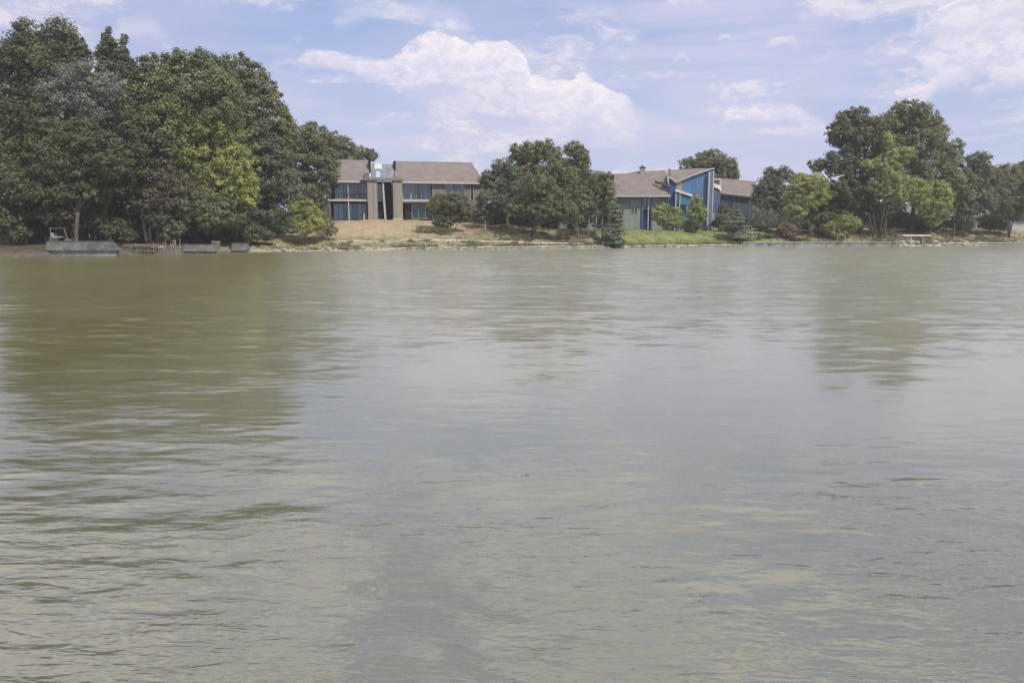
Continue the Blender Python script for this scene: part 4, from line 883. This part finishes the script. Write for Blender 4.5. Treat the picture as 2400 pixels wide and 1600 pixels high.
MB().tube([(.55,-.2,.75),(.35,-.2,1.15)], .02, 6).build('steering_column', DARKM, g_)
# boat dock on the right
a = at(2112, 550.5, 110); g_ = empty('boat_dock', (at(2130,570,110).x, 110, 0), 'pale flat topped dock on thin posts standing in the water at the right', 'dock')
xl, xr = a.x-g_.location.x, at(2178, 550.5, 110).x-g_.location.x; zt_ = a.z
for i in range(8): MB().box(xl+(xr-xl)*i/8+.01, xl+(xr-xl)*(i+1)/8-.01, -.6, 1.2, zt_-.04, zt_+.03).build('deck_board', WHITEM, g_)
MB().box(xl, xr, -.62, -.52, zt_-.18, zt_-.043).build('beam', WHITEM, g_); MB().box(xl, xr, 1.1, 1.2, zt_-.18, zt_-.043).build('beam', WHITEM, g_)
for x_, y_ in ((0,-.5),(xr-.3,1.0),(xl+.3,1.0)): MB().box(x_-.05,x_+.05,y_-.05,y_+.05,-1.,zt_-.182).build('post', TRIM, g_)
# hoop, bench
a = at(1972, 552, 118); g_ = MB(); hz_ = hzf(a.x, 118)
g_.tube([(math.cos(t_)*.62, 0, max(-.1, .45+math.sin(t_)*.62)) for t_ in np.linspace(-.9, math.pi+.9, 20)], .05, 6)
o = g_.build('garden_hoop', TRIM); o.location = (a.x, 118, hz_); tag(o, 'small grey hoop standing on the bank under the cedar', 'garden hoop')
# rocks
def rock_mesh(seed):
    rr = np.random.default_rng(seed); bm_v = []
    n_, k_ = 7, 9; V_ = [(0,0,-1.)]
    for i in range(1, n_):
        a = math.pi*i/n_
        for j in range(k_):
            b2 = 2*math.pi*j/k_; q_ = 1+rr.normal()*.10; V_.append((math.sin(a)*math.cos(b2)*q_, math.sin(a)*math.sin(b2)*q_, -math.cos(a)*q_))
    V_.append((0,0,1.)); f_ = [(0, 1+(j+1) % k_, 1+j) for j in range(k_)]
    for i in range(n_-2):
        for j in range(k_): a, b2 = 1+i*k_+j, 1+i*k_+(j+1) % k_; f_.append((a, b2, b2+k_, a+k_))
    L_ = len(V_)-1; f_ += [(L_, L_-k_+j, L_-k_+(j+1) % k_) for j in range(k_)]
    me = bpy.data.meshes.new('rock'); me.from_pydata(V_, [], f_); me.materials.append(STONE); return me
RM = [rock_mesh(i) for i in range(5)]
def rocks(label, group, a, b2, n_, smin, smax, seed, off=(-.5, .2)):
    rr = random.Random(seed)
    for i in range(n_):
        px_ = rr.uniform(a, b2); x_ = float(np.interp(px_, [-60,0,110,300,430,560,700,900,1100,1300,1500,1700,1900,2100,2250,2400,2460], SX)); y_ = float(ys(x_))+rr.uniform(*off); s_ = rr.uniform(smin, smax)
        o = bpy.data.objects.new('rock', RM[i % 5]); col.objects.link(o); o.location = (x_, y_, max(0.02, hzf(x_, y_) if y_ > float(ys(x_)) else 0)+s_*.15); o.scale = (s_*rr.uniform(.8,1.5), s_, s_*rr.uniform(.5,.8)); o.rotation_euler = (rr.uniform(-.3,.3), rr.uniform(-.3,.3), rr.uniform(0, 6.28))
        tag(o, label, 'rock', group)
rocks('pale boulder in the pile at the water beside the boat dock', 'boulders beside the boat dock', 2105, 2215, 26, .22, .5, 1, (-.6, .8))
rocks('small pale rock at the foot of the stone block wall below the tan mound', 'rocks along the stone block wall', 880, 1440, 44, .10, .24, 2, (-.5, -.12))
rocks('small flat rock on the pinkish silt shore right of the wood', 'rocks on the silt shore', 585, 900, 30, .10, .32, 3, (-.3, 1.2))
rocks('rock lying before the pale concrete edge below the green lawn', 'rocks before the lawn edge', 1420, 1600, 18, .12, .26, 4, (-.5, -.1))
rocks('whitish rock in the short cluster before the white capped wall', 'whitish rocks at the right end wall', 2255, 2300, 10, .2, .38, 6, (-.5, -.1))
rocks('brown rock among the stakes and slabs under the left wood', 'rocks under the left wood', 250, 600, 24, .12, .3, 5, (-.6, .6))
# grass tufts on the bank
rg = np.random.default_rng(3); n_ = 60000
gxs = rg.uniform(-36, 90, n_); s_ = rg.random(n_)**1.3*26+.15; gys = ys(gxs)+s_; gzs = hz(gxs, gys)
cl = np.sin(gxs*1.7+gys*.9)+np.sin(gxs*.6-gys*1.4)+rg.normal(size=n_)*.6; kk = (cl > -.3) & ((gxs > -6) | (s_ < 6) | (rg.random(n_) < .15))
gxs, gys, gzs = gxs[kk], gys[kk], gzs[kk]; n_ = len(gxs)
hh = rg.uniform(.04, .16, n_)*(1+.8*(s_[kk] < 2.5)); an = rg.uniform(0, 3.14, n_); ww = rg.uniform(.03, .09, n_)
dx, dy = np.cos(an)*ww, np.sin(an)*ww; lx = rg.normal(size=n_)*.05; ly = rg.normal(size=n_)*.05
v = np.stack([np.stack([gxs-dx, gys-dy, gzs-.02], 1), np.stack([gxs+dx, gys+dy, gzs-.02], 1), np.stack([gxs+lx, gys+ly, gzs+hh], 1)], 1).reshape(-1, 3)
gt = foliage('grass_blades', (.14,.15,.055), (.30,.25,.12))
o = link('grass', npmesh('grass', v, np.arange(len(v)).reshape(-1, 3), False, np.repeat(rg.random(n_), 3)), gt); tag(o, 'short patchy grass on the lakeside bank', 'grass', kind='stuff')

# ------------------------------------------------------------------ air
hm_ = bpy.data.materials.new('haze'); hm_.use_nodes = True; nt = hm_.node_tree; nt.nodes.clear()
pv = nt.nodes.new('ShaderNodeVolumePrincipled'); pv.inputs['Density'].default_value = .0005; pv.inputs['Color'].default_value = (.88,.90,.95,1); pv.inputs['Anisotropy'].default_value = .1
oo = nt.nodes.new('ShaderNodeOutputMaterial'); nt.links.new(pv.outputs[0], oo.inputs['Volume'])
tag(MB().box(-1130, 1130, -640, 960, -3.2, 31.).build('haze', hm_), kind='stuff')
